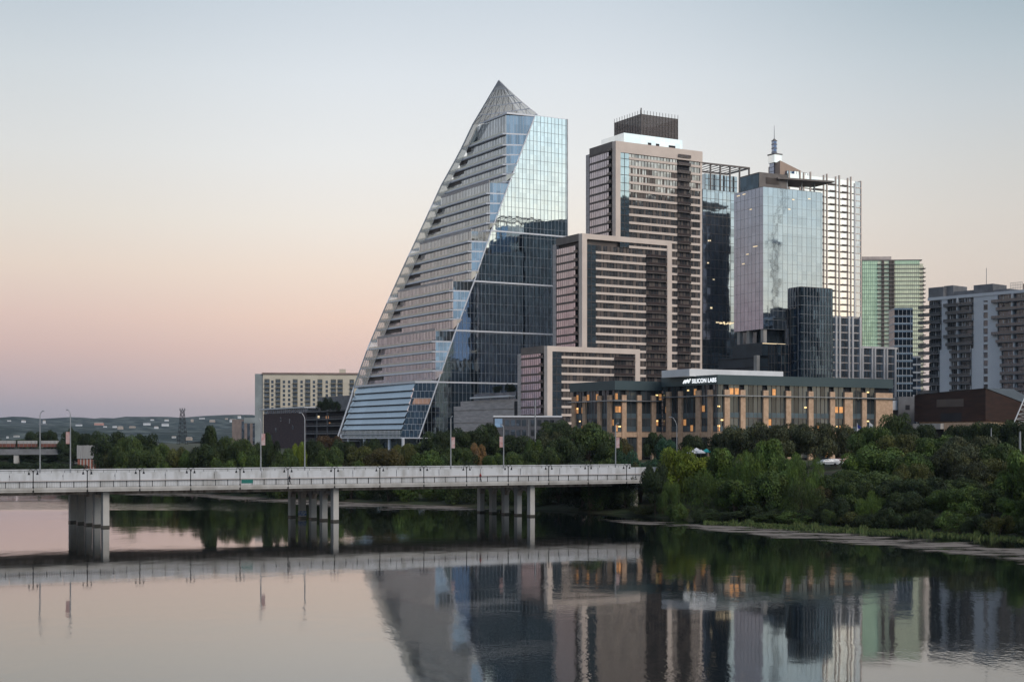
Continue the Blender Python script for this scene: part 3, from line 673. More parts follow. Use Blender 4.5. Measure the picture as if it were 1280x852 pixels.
M['navywall'] = mat('navy_cladding', (.03,.045,.06), .35, .2)
def blue_office():
    fr = Fr(954, 600, 28)
    T = fr.thing('office_or_added_tower', 'blue glass office block with overhanging lower edge and flat rooftop canopy', 'skyscraper')
    w, d = fr.w(1028), fr.d(917.5); zt = fr.z(233.5); zb = fr.z(411)
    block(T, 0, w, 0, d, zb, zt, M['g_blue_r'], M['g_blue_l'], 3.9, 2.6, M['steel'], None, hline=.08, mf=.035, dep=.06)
    # recess under the overhang, columns, lit edge
    zl = fr.z(428)
    MB().box(4, w-2, 4, d-1, zl, zb-.1).build('recess_wall', M['g_dark'], T)
    MB().box(-1, w-.6, -.6, d, zl-5.5, zl).build('podium_band', M['navywall'], T)
    for q in (925.5, 944): 
        x = 1.2; MB().box(x-.9, x+.9, 0, 0, 0, 0)
    for px in (922, 934): 
        y = fr.d(px); MB().box(.4, 2.2, y-.9, y+.9, zl, zb).build('column', M['concrete'], T)
    for px in (945, 985): 
        x = fr.w(px) if px > 954 else 0; MB().box(max(x, .4), max(x, .4)+1.8, .4, 2.2, zl, zb).build('column', M['concrete'], T)
    MB().box(-.9, fr.w(983), -.75, -.61, zl-.5, zl-.25).build('lit_strip', M['litpale'], T)
    MB().box(-2.5, w-1, .5, d+8, 7.5, zl-5.5).build('lower_wall', M['navywall'], T)
    for i, zz in enumerate(np.arange(12, zl-6, 4)): MB().box(-2.7, w-.9, .3, d+8.2, zz, zz+.4).build('floor_line', M['darkgap'], T)
    MB().box(-4.2, -2.6, -1, 1, 7.5, zl-5.5).build('column', M['concrete'], T)
    # left wing
    v0 = d+28; 
    u1 = fr.w(913, v0); u0 = fr.w(879.5, v0); zw = fr.z(243, u1, v0)
    block(T, u0-4, u1, v0-5, v0+26, 20, zw, M['g_wing'], M['g_navy'], 3.9, 2.2, hline=.15)
    MB().box(u1, u1+3, v0-2, v0+20, 10, zw-1).build('slot_wall', M['darkgap'], T)
    MB().box(u0-5, u1+1, v0-5.3, v0+26, 8, 20).build('podium_wall', M['darkgap'], T)
    # plant room, roof terrace and canopy
    x0 = fr.w(949, 4); x1 = fr.w(984, 4); y1 = fr.d(925, x0); zr = fr.z(215, x0, 4)
    MB().box(x0, x1, 4, y1, zt, zr).build('plant_room', M['taupe'], T)
    MB().box(x0-.1, x0-.003, 4.3, y1-.3, zt+.3, zr-.6).build('plant_screen', M['g_navy'], T)
    a, b = fr.w(957.5, 3.9), fr.w(974, 3.9); g = MB()
    for k in range(8): g.box(a, b, 3.8, 3.95, zr-4.6+k*.35, zr-4.45+k*.35+.05)
    g.build('louvre', M['brownpanel'], T)
    xa, xb = fr.w(974, 2), fr.w(1036, 1); zc = fr.z(229, xb, 1)
    g = MB(); g.prism([(xa, 3), (xb+1, -1.5), (xb+1, 12), (xa+6, 20)], zc, zc+.7); g.build('canopy', M['taupe'], T)
    for x in (xa+6, xa+14, xa+21): MB().box(x-.25, x+.25, 4, 4.5, zt, zc).build('canopy_post', M['steel'], T)
    # pergola on the wing
    g = MB(); zp = fr.z(209, u1, v0-4); A, B_, C_, D_ = (u0-5, v0-5), (u1+7, v0-5), (u1+7, v0+12), (u0-5, v0+12)
    for k, (p, q) in enumerate(((A, B_), (B_, C_), (C_, D_), (D_, A))): g.tube(p+(zp,), q+(zp,), .5, 0, 4)
    for t in np.linspace(0, 1, 9): 
        p = (A[0]+(B_[0]-A[0])*t, A[1]); g.tube(p+(zp-.1,), (p[0], C_[1], zp-.1), .22, 0, 4)
    g.build('pergola', M['taupe'], T)
    for t in np.linspace(0, 1, 6): MB().box(A[0]+(B_[0]-A[0])*t-.3, A[0]+(B_[0]-A[0])*t+.3, A[1], A[1]+.6, zw, zp).build('pergola_post', M['taupe'], T)
    g = MB(); g.box(u0-1, u1+2, v0-2.4, v0+8, zw, zp-4, 0); 
    for x in np.arange(u0-1, u1+2, 2.0): g.box(x, x+.15, v0-2.55, v0-2.4, zw, zp-4, 1)
    for zz in np.arange(zw+2.5, zp-4, 3.0): g.box(u0-1, u1+2, v0-2.56, v0-2.41, zz, zz+.2, 1)
    g.build('roof_room', [M['g_wing'], M['taupe']], T)
    # a few lit offices
    rr = random.Random(4)
    for (px, py, n) in ((885,302,2),(888,385,1),(895,404,5),(905,405,4),(912,404,3),(891,350,1),(884,330,1)):
        for k in range(n):
            u = fr.w(px+k*2.2, v0-5.15); z = fr.z(py+rr.uniform(-.8,.8), u, v0-5); MB().box(u, u+rr.uniform(.6,1.2), v0-5.13, v0-5.11, z, z+rr.uniform(.4,.9)).build('lit_or_painted_window', M['litpale'], T)
    for (px, py) in ((925,245),(932,243),(936,318),(947,308),(940,262),(931,330)):
        v = fr.d(px); z = fr.z(py, 0, v); MB().box(-.16, -.13, v, v+rr.uniform(1,3), z, z+.35).build('lit_or_painted_window', M['litpale'], T)
    for (px, py) in ((990,250),(1010,249),(985,262)):
        u = fr.w(px); z = fr.z(py, u); MB().box(u, u+1.2, -.16, -.13, z, z+.35).build('lit_or_painted_window', M['litpale'], T)
blue_office()

def dark_steps():
    fr = Fr(1001, 560, 28)
    T = fr.thing('office_block', 'dark navy glass block stepping up in front of the blue office tower', 'building')
    w = fr.w(1041); z1 = fr.z(358.5); z2 = fr.z(385)
    block(T, 0, w, 0, 8, 20, z1, M['g_navy'], M['g_navy'], 3.6, 1.5, M['steel'], mf=.09, dep=.25, hline=.15)
    x = fr.w(992, 2); block(T, x, -.1, 2, 7, 20, z2, M['g_navy'], M['g_navy'], 3.6, 1.8, M['taupe'])
    x2 = fr.w(972, 4); block(T, x2, x-.1, 4, 10, 8, fr.z(431, x, 4), M['g_navy'], M['g_navy'], 3.6, 1.8, M['taupe'])
    MB().box(x2-.3, w+.2, -.3, 9, 8, 20).build('podium_wall', M['darkgap'], T)
dark_steps()

def spire_tower():
    fr = Fr(975, 720, 30)
    T = fr.thing('spire_tower', 'tower with tan sloping top and slim silver spire behind blue office tower', 'skyscraper')
    w = fr.w(1001); d = fr.d(960.5); zl, zr, zb = fr.z(200.5), fr.z(213.5, w), fr.z(245)
    g = MB(); 
    pts = [(0,0),(w,0),(w,d),(0,d)]; tz = [zl, zr, zr, zl-2]
    for k in range(4):
        j = (k+1) % 4; g.face([pts[k]+(8,), pts[j]+(8,), pts[j]+(tz[j],), pts[k]+(tz[k],)], 0)
    g.face([p+(t,) for p, t in zip(pts, tz)], 0); g.build('tower_wall', mat('tan_panel', (.42,.31,.24), .7, c2=(.36,.26,.20), scale=.1), T)
    ya, yb = fr.d(968.8), fr.d(963.3); g = MB(); g.box(-.8, -.003, ya, yb, 60, fr.z(191)); 
    for zz in np.arange(fr.z(240), fr.z(192), 2.2): g.box(-.9, -.8, ya, yb, zz, zz+.2, 1)
    g.build('glass_shaft', [M['g_blue_l'], M['taupe']], T)
    u, v = 0, (ya+yb)/2-1; 
    bx = MB(); bx.box(-1.4, 3.4, ya-1.2, yb+.3, fr.z(202), fr.z(192)); bx.box(-1.7, 3.7, ya-1.5, yb+.6, fr.z(192), fr.z(190.6), 1); bx.build('spire_base', [M['g_bright'], M['taupe']], T)
    t = MB(); cx_, cy_ = .6, (ya+yb)/2-.4; r = 1.35
    t.tube((cx_, cy_, fr.z(191)), (cx_, cy_, fr.z(174)), r, 0, 8)
    for py in (189, 184, 179, 174.5): t.tube((cx_, cy_, fr.z(py)), (cx_, cy_, fr.z(py)+.45), r+.12, 1, 8)
    t.tube((cx_, cy_, fr.z(174)), (cx_, cy_, fr.z(170.8)), r+.1, 1, 8, .2); t.build('turret', [M['g_blue_l'], M['taupe']], T)
    MB().tube((cx_, cy_, fr.z(171)), (cx_, cy_, fr.z(154)), .22, 0, 5, .08).build('antenna', M['steel'], T)
    for (a, b, ty, v0) in ((984, 993, 213.5, -1.5), (993, 1000, 214, -2.5), (1001, 1010, 215.5, 1.0)):
        xa, xb = fr.w(a, v0), fr.w(b, v0); block(T, xa, xb, v0, v0+7, fr.z(240), fr.z(ty, xa, v0), M['g_bright'] if b > 993 else M['g_blue_r'], M['g_blue_l'], 3.3, 1.5)
    MB().box(w-.1, w+8, 1, d, 8, fr.z(219, w)).build('tower_wall', M['taupe'], T)
spire_tower()

M['ribtan'] = mat('tan_rib', (.60,.50,.42), .7, c2=(.50,.42,.36), scale=.2)
def bright_tower():
    fr = Fr(985, 690, 30)
    T = fr.thing('ribbed_tower', 'tall slender tower with brown ribs and cream shining windows', 'skyscraper')
    zt = fr.z(222, fr.w(1030)); z0 = 8
    xs = [fr.w(p) for p in (985, 997, 1011, 1027, 1044, 1048, 1062, 1065)]; xe = fr.w(1068.5); xr = fr.w(1077)
    n = int((zt-z0)/3.25)
    MB().box(.5, xe-.4, .8, 22, z0, zt-1).build('core_wall', M['brownpanel'], T)
    cols = [986.5,1000,1004.5,1013,1029.5,1033.5,1044.5,1049,1059.5,1063.5]; rib = [fr.w(p) for p in cols]
    for i in range(n):
        a = z0+i*(zt-z0)/n; b = z0+(i+1)*(zt-z0)/n; g = MB()
        g.face([(0,0,a+.5),(xe,0,a+.5),(xe,0,b),(0,0,b)], 0); g.box(0, xe-1.6, -.06, .5, a, a+.35, 1)
        g.build('window_band', [M['g_bright'], M['taupe']], T)
        for k in (4, 6, 8):    # little balconies between the ribs
            x0, x1 = rib[k-1]+.4, rib[k]-.2
            if i % 1 == 0 and x1-x0 > 2:
                c = MB(); c.box(x0+.5, x1-.3, -1.0, -.1, a, a+.22, 0); c.box(x0+.5, x1-.3, -1.0, -.93, a+.22, a+.7, 0); c.build('balcony', M['brownpanel'], T)
        s = MB(); s.face([(xe,.2,a+.4),(xr,.2,a+.4),(xr,.2,b),(xe,.2,b)], 0); s.box(xe, xr, .0, .3, a, a+.4, 1); s.build('side_window', [M['g_left'], M['beige']], T)
    for k, x in enumerate(rib): MB().box(x-.36, x+.36, -.32, .3, z0, zt+(2.0 if k % 2 else 1.2)).build('rib', M['ribtan'], T)
    MB().box(xe-.5, xe+.3, -.3, .5, z0, zt-1).build('corner_trim', M['whitefin'], T)
    MB().box(xr-.5, xr, -.1, 12, z0, zt+.6).build('corner_trim', M['beige'], T)
    MB().box(.5, xr-.4, .6, 20, zt-1, zt).build('roof', M['taupe'], T)
    MB().box(xe+.2, xr-.6, .5, 12, z0, zt-.6).build('core_wall', M['taupe'], T)
bright_tower()

def fin_block():
    fr = Fr(1030, 600, 28)
    T = fr.thing('fin_building', 'lower apartment block with white vertical fins below bright ribbed tower', 'building')
    xa, xb = fr.w(1075.5), fr.w(1121); za, zb = fr.z(397, xa), fr.z(435.5, xb)
    block(T, 0, xa, 0, 14, 8, za, M['g_wing'], M['g_navy'], 3.2, 1.6, M['brownpanel'], (.5, M['greyst']))
    block(T, xa+.05, xb, .4, 14, 8, zb, M['g_wing'], M['g_navy'], 3.2, 1.6, M['brownpanel'], (.5, M['greyst']))
    for px in (1044.5,1049,1060.5,1065,1074.5): x = fr.w(px); MB().box(x-.42, x+.42, -.7, -.12, 8, za+.4).build('fin', M['whitefin'], T)
    for px in (1078,1090,1093.5,1105,1108.5,1119): x = fr.w(px); MB().box(x-.42, x+.42, -.4, .28, 8, zb+.4).build('fin', M['whitefin'], T)
    MB().box(xa, xb+.2, -.3, .3, zb-.4, zb+.5).build('parapet', M['whitefin'], T)
fin_block()

def green_tower():
    fr = Fr(1078, 900, -3)
    T = fr.thing('green_tower', 'pale green glass apartment tower with two dark balcony stacks', 'skyscraper')
    x1, x2, x3, x4 = fr.w(1097), fr.w(1117), fr.w(1149.5), fr.w(1154); zt = fr.z(326); z0 = 8; n = 45; fh = (zt-z0)/n
    MB().box(.3, x3-.3, .5, 20, z0, zt-.5).build('core_wall', M['taupe'], T)
    for i in range(n):
        a, b = z0+i*fh, z0+(i+1)*fh; topf = i >= n-1
        g = MB(); g.face([(0,0,a),(x1,0,a),(x1,0,b),(0,0,b)], 0); g.box(0, x1, -.1, -.003, a, a+.2, 1)
        for x in np.arange(1.3, x1, 1.3): g.box(x-.06, x+.06, -.1, -.003, a, b, 1)
        g.build('window_band', [M['g_green_l'], M['greenmetal']], T)
        g = MB(); g.face([(x2,0,a),(x3,0,a),(x3,0,b),(x2,0,b)], 0); g.face([(x3,0,a),(x3,18,a),(x3,18,b),(x3,0,b)], 0); g.box(x2, x3, -.35, -.003, a, a+.4, 1)
        for x in np.arange(x2+1.3, x3, 1.3): g.box(x-.06, x+.06, -.1, -.003, a+.55, b, 2)
        g.build('window_band', [M['g_green_l'] if topf else M['g_green_r'], M['taupe'], M['taupe']], T)
        g = MB(); g.face([(x1,.2,a+.5),(x2,.2,a+.5),(x2,.2,b),(x1,.2,b)], 0); g.build('window_band', M['g_green_r'], T)
        g = MB(); g.box(x1-.3, x2+.5, -1.6, .2, a, a+.5, 0); g.build('balcony', M['taupe'], T)
        if not topf: g = MB(); g.box(x3, x4+1.5, -.6, 10, a, a+.45, 0); g.box(x4+.3, x4+.35, -.5, 10, a+.45, a+1.4, 1); g.build('balcony', [M['taupe'], M['pane_green']], T)
    for px in (1103.5, 1113, 1116.5): x = fr.w(px); MB().box(x-.7, x+.7, -1.0, .3, z0, zt).build('balcony_pier', M['brownpanel'], T)
    MB().box(x3, x4, .2, 14, z0, zt-2).build('side_wall', mat('pale_cream_wall', (.80,.78,.58), .6), T)
    MB().box(-.4, x3+1.5, -.4, 20, zt, zt+.6).build('roof', M['taupe'], T)
    MB().box(-2, fr.w(1115.5), 3, 14, zt, fr.z(320)).build('plant_room', mat('beige_plant_room', (.55,.47,.42), .8), T)
green_tower()

def reflection_slab():  # added block standing in for the dark reflection in the green tower's glass
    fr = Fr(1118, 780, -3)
    T = fr.thing('reflection_block', 'added blue glass block standing in for a dark reflection in the pale green tower', 'building')
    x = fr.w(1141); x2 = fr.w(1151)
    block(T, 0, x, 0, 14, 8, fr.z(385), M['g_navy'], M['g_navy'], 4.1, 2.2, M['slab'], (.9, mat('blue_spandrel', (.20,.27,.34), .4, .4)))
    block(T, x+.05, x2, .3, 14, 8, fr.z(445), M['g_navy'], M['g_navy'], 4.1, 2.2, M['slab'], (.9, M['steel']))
reflection_slab()

def grey_condo():
    fr = Fr(1296, 540, 40)
    T = fr.thing('balcony_building', 'pale blue grey apartment building with stacks of dark balconies', 'building')
    D = fr.d(1160); zt = fr.z(360.5, 0, 0); zl = zt; z0 = 8; fh = 3.12
    d = lambda p: fr.d(p)
    zt = fr.z(376, 0, D); w = fr.w(1420)
    MB().box(.8, w, .5, D-.5, z0, zt-.5).build('core_wall', M['greywall'], T)
    def wall(p0, p1, za, zb, out=0, name='wall'): MB().box(-out, 1.0, d(p1), d(p0), za, zb).build(name, M['whitewall'], T)
    zm = fr.z(436, 0, d(1200))
    wall(1177, 1184, zm, zt, .05); wall(1174.5, 1189, z0, zm, .05); wall(1217, 1229.3, z0, zt, .05); wall(1234.7, 1247, z0, zt, .05)
    wall(1188, 1189.2, z0, zm); wall(1214.5, 1217, z0, zm, .04); wall(1247, 1252, z0, zm, .04)
    MB().box(-.3, w, -1, D, zt, zt+1.2).build('parapet', M['whitewall'], T)
    MB().box(-.1, 1.0, d(1234.7), d(1229.3), zt-1.8, zt).build('wall', M['whitewall'], T)
    rr = random.Random(9); z = zt-fh; i = 0
    while z > z0:
        low = z < zm
        MB().box(.25, .4, d(1234.6)+.1, d(1229.4)-.1, z+.7, z+fh-.2).build('window', M['g_small'], T)
        MB().box(-.02, .3, d(1234.6), d(1229.4), z-.2, z+.7).build('spandrel', M['whitewall'], T)
        bays = [(1160.5, 1174.5 if low else 1177, 0), (1189 if low else 1184, 1214.5 if low else 1217, 1), (1252 if low else 1247, 1292, 2)]
        for a, b, k in bays:
            g = MB(); g.box(.5, .65, d(b), d(a), z+.3, z+fh-.15, 0)
            y = d(b)+.8
            while y < d(a)-.3:
                ww = rr.choice((.10, .10, .35)); g.box(.40, .5, y-ww/2, y+ww/2, z+.3, z+fh-.15, rr.choice((1, 2))); y += 1.1
            g.build('window_band', [M['g_small'], M['greywall'], M['whitewall']], T)
            g = MB(); y0, y1 = d(b), d(a)
            if k == 0: y1 += 4.0
            if k and not low and i % 2 == 0: y1 += 2.0 if k == 2 else 1.0
            g.box(-1.4, .5, y0, y1, z-.02, z+.26, 0); g.box(-1.4, -1.33, y0, y1, z+.26, z+1.25, 1); g.build('balcony', [M['greywall'], M['mesh_grey']], T)
            if k: 
                ym = (y0+d(a))/2+1; MB().box(-.9, .5, ym-.25, ym+.25, z+.27, z+fh-.03).build('balcony_divider', M['whitewall'], T)
        z -= fh; i += 1
    def top(p0, p1, py, v0=1.5, dep=10, m='greywall'):
        a, b = fr.d(p1, v0), fr.d(p0, v0); MB().box(v0, v0+dep, a, b, zt+.6, fr.z(py, v0, (a+b)/2)).build('plant_room', M[m], T)
    top(1160.5, 1179, 359); top(1180, 1191.5, 357, 4); top(1192, 1217, 363.5, 3); top(1217, 1241, 355.5); top(1242, 1262, 361.5, 2)
    y = fr.d(1233, 4); MB().tube((4, y, zt), (4, y, fr.z(335, 4, y)), .12, 0, 4).build('mast', M['steel'], T)
    g = MB(); a, b = fr.d(1278, 2), fr.d(1263, 2); zz = fr.z(362, 2, a)
    for q in np.linspace(a, b, 8): g.tube((2, q, zt+1), (2, q, zz+3), .07, 0, 4)
    for q in (zz+1, zz+2, zz+3): g.tube((2, a, q), (2, b, q), .07, 0, 4)
    g.build('roof_trellis', M['steel'], T)
    MB().box(1, 12, fr.d(1292, 1), fr.d(1279, 1), zt, fr.z(354, 1, fr.d(1285, 1))).build('plant_room', M['rust'], T)
M['mesh_grey'] = see_through('balcony_mesh', (.16,.16,.16), .75)
grey_condo()

# ------------------------------------------------------------------ stone office campus by the river
def letters(txt, size, m, parent, name, loc, rot, ext=.04):
    cu = bpy.data.curves.new('t', 'FONT'); cu.body = txt; cu.size = size; cu.extrude = ext; cu.offset = .035; cu.space_character = 1.08
    o = bpy.data.objects.new('t', cu); col.objects.link(o); dg = bpy.context.evaluated_depsgraph_get()
    me = bpy.data.meshes.new_from_object(o.evaluated_get(dg)); bpy.data.objects.remove(o); me.materials.clear(); me.materials.append(m)
    x = bpy.data.objects.new(name, me); col.objects.link(x); x.parent = parent; x.location = loc; x.rotation_euler = rot; return x
def campus(name, label, px, Y, left, right, pyt, lc, rc, sign=None, deg=30):
    fr = Fr(px, Y, deg); T = fr.thing(name, label, 'building')
    w, d = fr.w(right), fr.d(left); zt = fr.z(pyt); g0 = 8.0
    zband = zt-2.6; zled = zt-5.6; zbeam = g0+7.2
    MB().box(.8, w-.4, .8, d-.4, g0, zt-.3).build('core_wall', M['darkgap'], T)
    MB().box(-.25, w+.2, -.25, d+.2, zband, zt).build('roof_band', M['greenmetal'], T)
    MB().box(-1.0, w+.3, -1.0, -.1, zled-.14, zled+.12).build('ledge', M['steel'], T)
    MB().box(-1.0, -.1, -.1, d+.3, zled-.14, zled+.12).build('ledge', M['steel'], T)
    MB().box(-.06, w, -.06, .8, zbeam-.75, zbeam+.65).build('stone_beam', M['stone'], T)
    MB().box(-.06, .8, .8, d, zbeam-.75, zbeam+.65).build('stone_beam', M['stone'], T)
    rr = random.Random(px)
    edges = []
    for a, b in rc:
        x0, x1 = fr.w(a), fr.w(b); MB().box(x0, x1, -.32, .5, g0, zled+1.6).build('stone_column', M['stone'], T); edges.append((x0, x1))
    def bays(edges, w, side):
        e = sorted(edges); cur = 0.0; out = []
        for a, b in e+[(w, w)]:
            if a-cur > 1.2: out.append((cur, a))
            cur = b
        return out
    def window(a, b, z0, z1, side, rows):
        g = MB(); t = .30
        def bx(p0, p1, q0, q1, za, zb, m):
            if side: g.box(p0, p1, q0, q1, za, zb, m)
            else: g.box(q0, q1, p0, p1, za, zb, m)
        bx(a+.02, b-.02, t, t+.1, z0, z1, 0)
        n = max(2, round((b-a)/1.5))
        for k in range(1, n): x = a+(b-a)*k/n; bx(x-.05, x+.05, t-.12, t-.003, z0, z1, 1)
        for zz in rows: bx(a+.02, b-.02, t-.08, t-.002, zz, zz+1.35, 2); bx(a+.02, b-.02, t-.10, t-.003, zz-.2, zz, 1)
        W_ = g.build('window', [M['g_bank'], M['brownpanel'], M['bluespan']], T)
        for k in range(n):
            for zz in [z0]+[r+1.4 for r in rows]:
                if rr.random() < .10 and zz < z1-1.2:
                    x = a+(b-a)*(k+.5)/n; h = min(1.9, z1-zz-.2); q = MB(); ww = (b-a)/n*.36
                    if side: q.box(x-ww, x+ww, t-.09, t-.05, zz+.2, zz+h)
                    else: q.box(t-.09, t-.05, x-ww, x+ww, zz+.2, zz+h)
                    q.build('lit_pane', M['lit'], W_)
                if rr.random() < .10 and zz < z1-1.2:
                    x = a+(b-a)*(k+.5)/n; q = MB()
                    if side: q.box(x-.4, x+.4, t-.16, t-.1, zz+1.4, zz+1.75)
                    else: q.box(t-.16, t-.1, x-.4, x+.4, zz+1.4, zz+1.75)
                    q.build('ceiling_lamp', M['lamp'], W_)
    rows = [zbeam+.7+.2, zbeam+4.6]
    for a, b in bays(edges, w, 1):
        window(a, b, zbeam+.65, zled-.1, 1, rows); window(a, b, zled+.15, zband, 1, []); window(a, b, g0+.6, zbeam-.8, 1, [])
    le = []
    for a, b in lc:
        y0, y1 = fr.d(b), fr.d(a); MB().box(-.32, .5, y0, y1, g0, zled+1.6).build('stone_column', M['stone'], T); le.append((y0, y1))
    for a, b in bays(le, d, 0):
        window(a, b, zbeam+.65, zled-.1, 0, rows); window(a, b, zled+.15, zband, 0, []); window(a, b, g0+.6, zbeam-.8, 0, [])
    return fr, T, w, d, zt
M['bluespan'] = mat('blue_grey_spandrel', (.11,.15,.17), .4, .3)
campus('stone_building', 'smaller stone and glass office building left of the building with white sign', 769, 400, 713.5, 828, 475.5,
       [(715.5,719.5),(729,732.5),(747.5,751.5),(760,764.5)], [(777,782.5),(796,801.5),(814,819.5)])
fr, T, w, d, zt = campus('stone_building', 'long stone and glass office building with white rooftop sign letters', 897, 385, 828, 1115, 468,
       [(833.5,838.5),(848.5,853),(870.5,876),(885.5,890.5)],
       [(905,911.5),(925,931),(953.5,959.8),(982,988),(1010,1016),(1037,1043),(1055,1065),(1077,1082.6),(1094,1115)])
ys = fr.d(856); sz = 1.62
M['signlit'] = mat('backlit_white', (.9,.93,.95), .5, c2=(.85,.88,.9), emit=.75)
s = letters('SILICON LABS', sz, M['signlit'], T, 'sign_lettering', (-.34, fr.d(866.2), zt-1.95), (R(90), 0, R(-90)))
g = MB()    # zig-zag emblem left of the lettering
y0 = fr.d(855.6); L_ = fr.d(855.6)-fr.d(864.5); zc = zt-1.35
zz = [(0,-.55),(.18,.2),(.36,.25),(.30,-.5),(.62,.45),(.72,-.45),(1,.6)]
for a, b in zip(zz, zz[1:]): g.tube((-.42, y0-a[0]*L_, zc+a[1]), (-.42, y0-b[0]*L_, zc+b[1]), .2, 0, 4)
g.build('sign_emblem', M['signlit'], T)
a, b = fr.w(905, 9), fr.w(979, 9); MB().box(a-12, b, 9, 22, zt-.1, fr.z(464.2, b, 9)).build('roof_plant_room', M['white'], T)

# ------------------------------------------------------------------ low buildings
def limestone():
    fr = Fr(643, 585, 30); T = fr.thing('limestone_building', 'pale grey layered stone building with thin white roof canopy', 'building')
    D = fr.d(567.5); zt = fr.z(504.5); zz = 7.5; k = 0
    while zz < zt: MB().box(0-(k % 2)*.25, 16, 0, D-(k % 2)*.2, zz, min(zz+2.7, zt)-.12).build('stone_course', M['greyst'], T); zz += 2.7; k += 1
    MB().box(.1, 15.8, .1, D-6, 7.6, zt+2.0).build('upper_wall', M['greyst'], T)
    MB().box(-.05, 4, -2.6, -.02, 8, zt+1).build('dark_bay', M['darkgap'], T)
    MB().box(1.5, 14, 1, fr.d(592, 1.5), zt+2, zt+5).build('terrace_room', M['g_dark'], T)
    g = MB(); y0, y1 = fr.d(637), fr.d(591); zc = fr.z(496, 0, y0); g.prism([(-1.5, y0-2), (10, y0-2), (10, y1), (-1.5, y1)], zc, zc+.7); g.build('canopy', M['white'], T)
    for y in (y0, (y0+y1)/2, y1-1.5): MB().tube((-.2, y, zt+2), (-.2, y, zc), .18).build('canopy_post', M['steel'], T)
limestone()
def greybase():
    fr = Fr(617.5, 512, 2); T = fr.thing('low_building', 'low dark grey brick building under the lowest step of the brown tower', 'building')
    w = fr.w(702); zt = fr.z(521)
    MB().box(0, w, 0, 14, 7.5, zt).build('wall', mat('dark_grey_brick', (.11,.11,.12), .8, scale=1.5), T); MB().box(-.2, w+.2, -.2, 14, zt, zt+.5).build('parapet', M['slab'], T)
    MB().box(.3, fr.w(628), -.08, -.003, zt-3.6, zt-.6).build('window', M['g_wing'], T)
    for px in (634,641,648,655,666,674,682,690):
        for r in (0, 1): x = fr.w(px); MB().box(x-.7, x+.8, -.06, -.003, zt-3.2-r*3.6, zt-1.0-r*3.6).build('window', M['g_small'], T)
greybase()
def hotel():
    fr = Fr(328.5, 1050, 6); T = fr.thing('hotel', 'long cream apartment slab with columns of small windows', 'building')
    w = fr.w(449); d = fr.d(318.5) if False else 10; zt = fr.z(467.5); 
    MB().box(0, w, 0, 18, 8, zt).build('wall', M['cream'], T)
    x0 = fr.w(318.5); MB().box(x0, -.02, .8, 16, 8, zt+.3).build('side_wall', M['greyrender'], T)
    MB().box(-.6, w+.5, -.6, 18.5, zt, zt+1.2).build('roof', mat('brown_cornice', (.28,.20,.17), .8), T)
    MB().box(fr.w(424), fr.w(432), 3, 12, zt+1.2, zt+4.2).build('roof_stair_hut', M['cream'], T)
    rows = [fr.z(p) for p in np.arange(477, 560, 5.55)]
    for (a, b) in ((330.5,337),(344.5,350.5),(366,372),(381.5,388),(397,403),(413.5,420),(422,428.5),(437,442.5)):
        xa, xb = fr.w(a), fr.w(b); MB().box(xa, xb, -.15, -.003, 10, zt-3.5).build('bay_strip', mat('olive_bay', (.14,.14,.12), .6), T)
        for z in rows:
            if z > 12: g = MB(); g.box(xa+.2, xb-.2, -.3, -.16, z-1.1, z+.9, 0); g.box(xa, xb, -1.1, -.3, z-1.4, z-1.15, 1); g.box(xa, xb, -1.12, -1.05, z-1.15, z-.3, 1); g.build('balcony', [M['g_small'], mat0], T)
    for px in (340.5, 355, 361.5, 377, 392.5, 408.5):
        for z in rows:
            if z > 12:
                x = fr.w(px); f = MB().box(x-.9, x+.9, -.12, -.003, z-1.1, z+1.1).build('window', M['darkframe'], T)
                MB().box(x-.75, x+.75, -.16, -.125, z-.95, z+.95).build('pane', M['g_small'], f)
    fr2 = fr
M['darkframe'] = mat('window_frame', (.22,.20,.17), .7)
mat0 = mat('balcony_front', (.20,.19,.16), .8)
hotel()
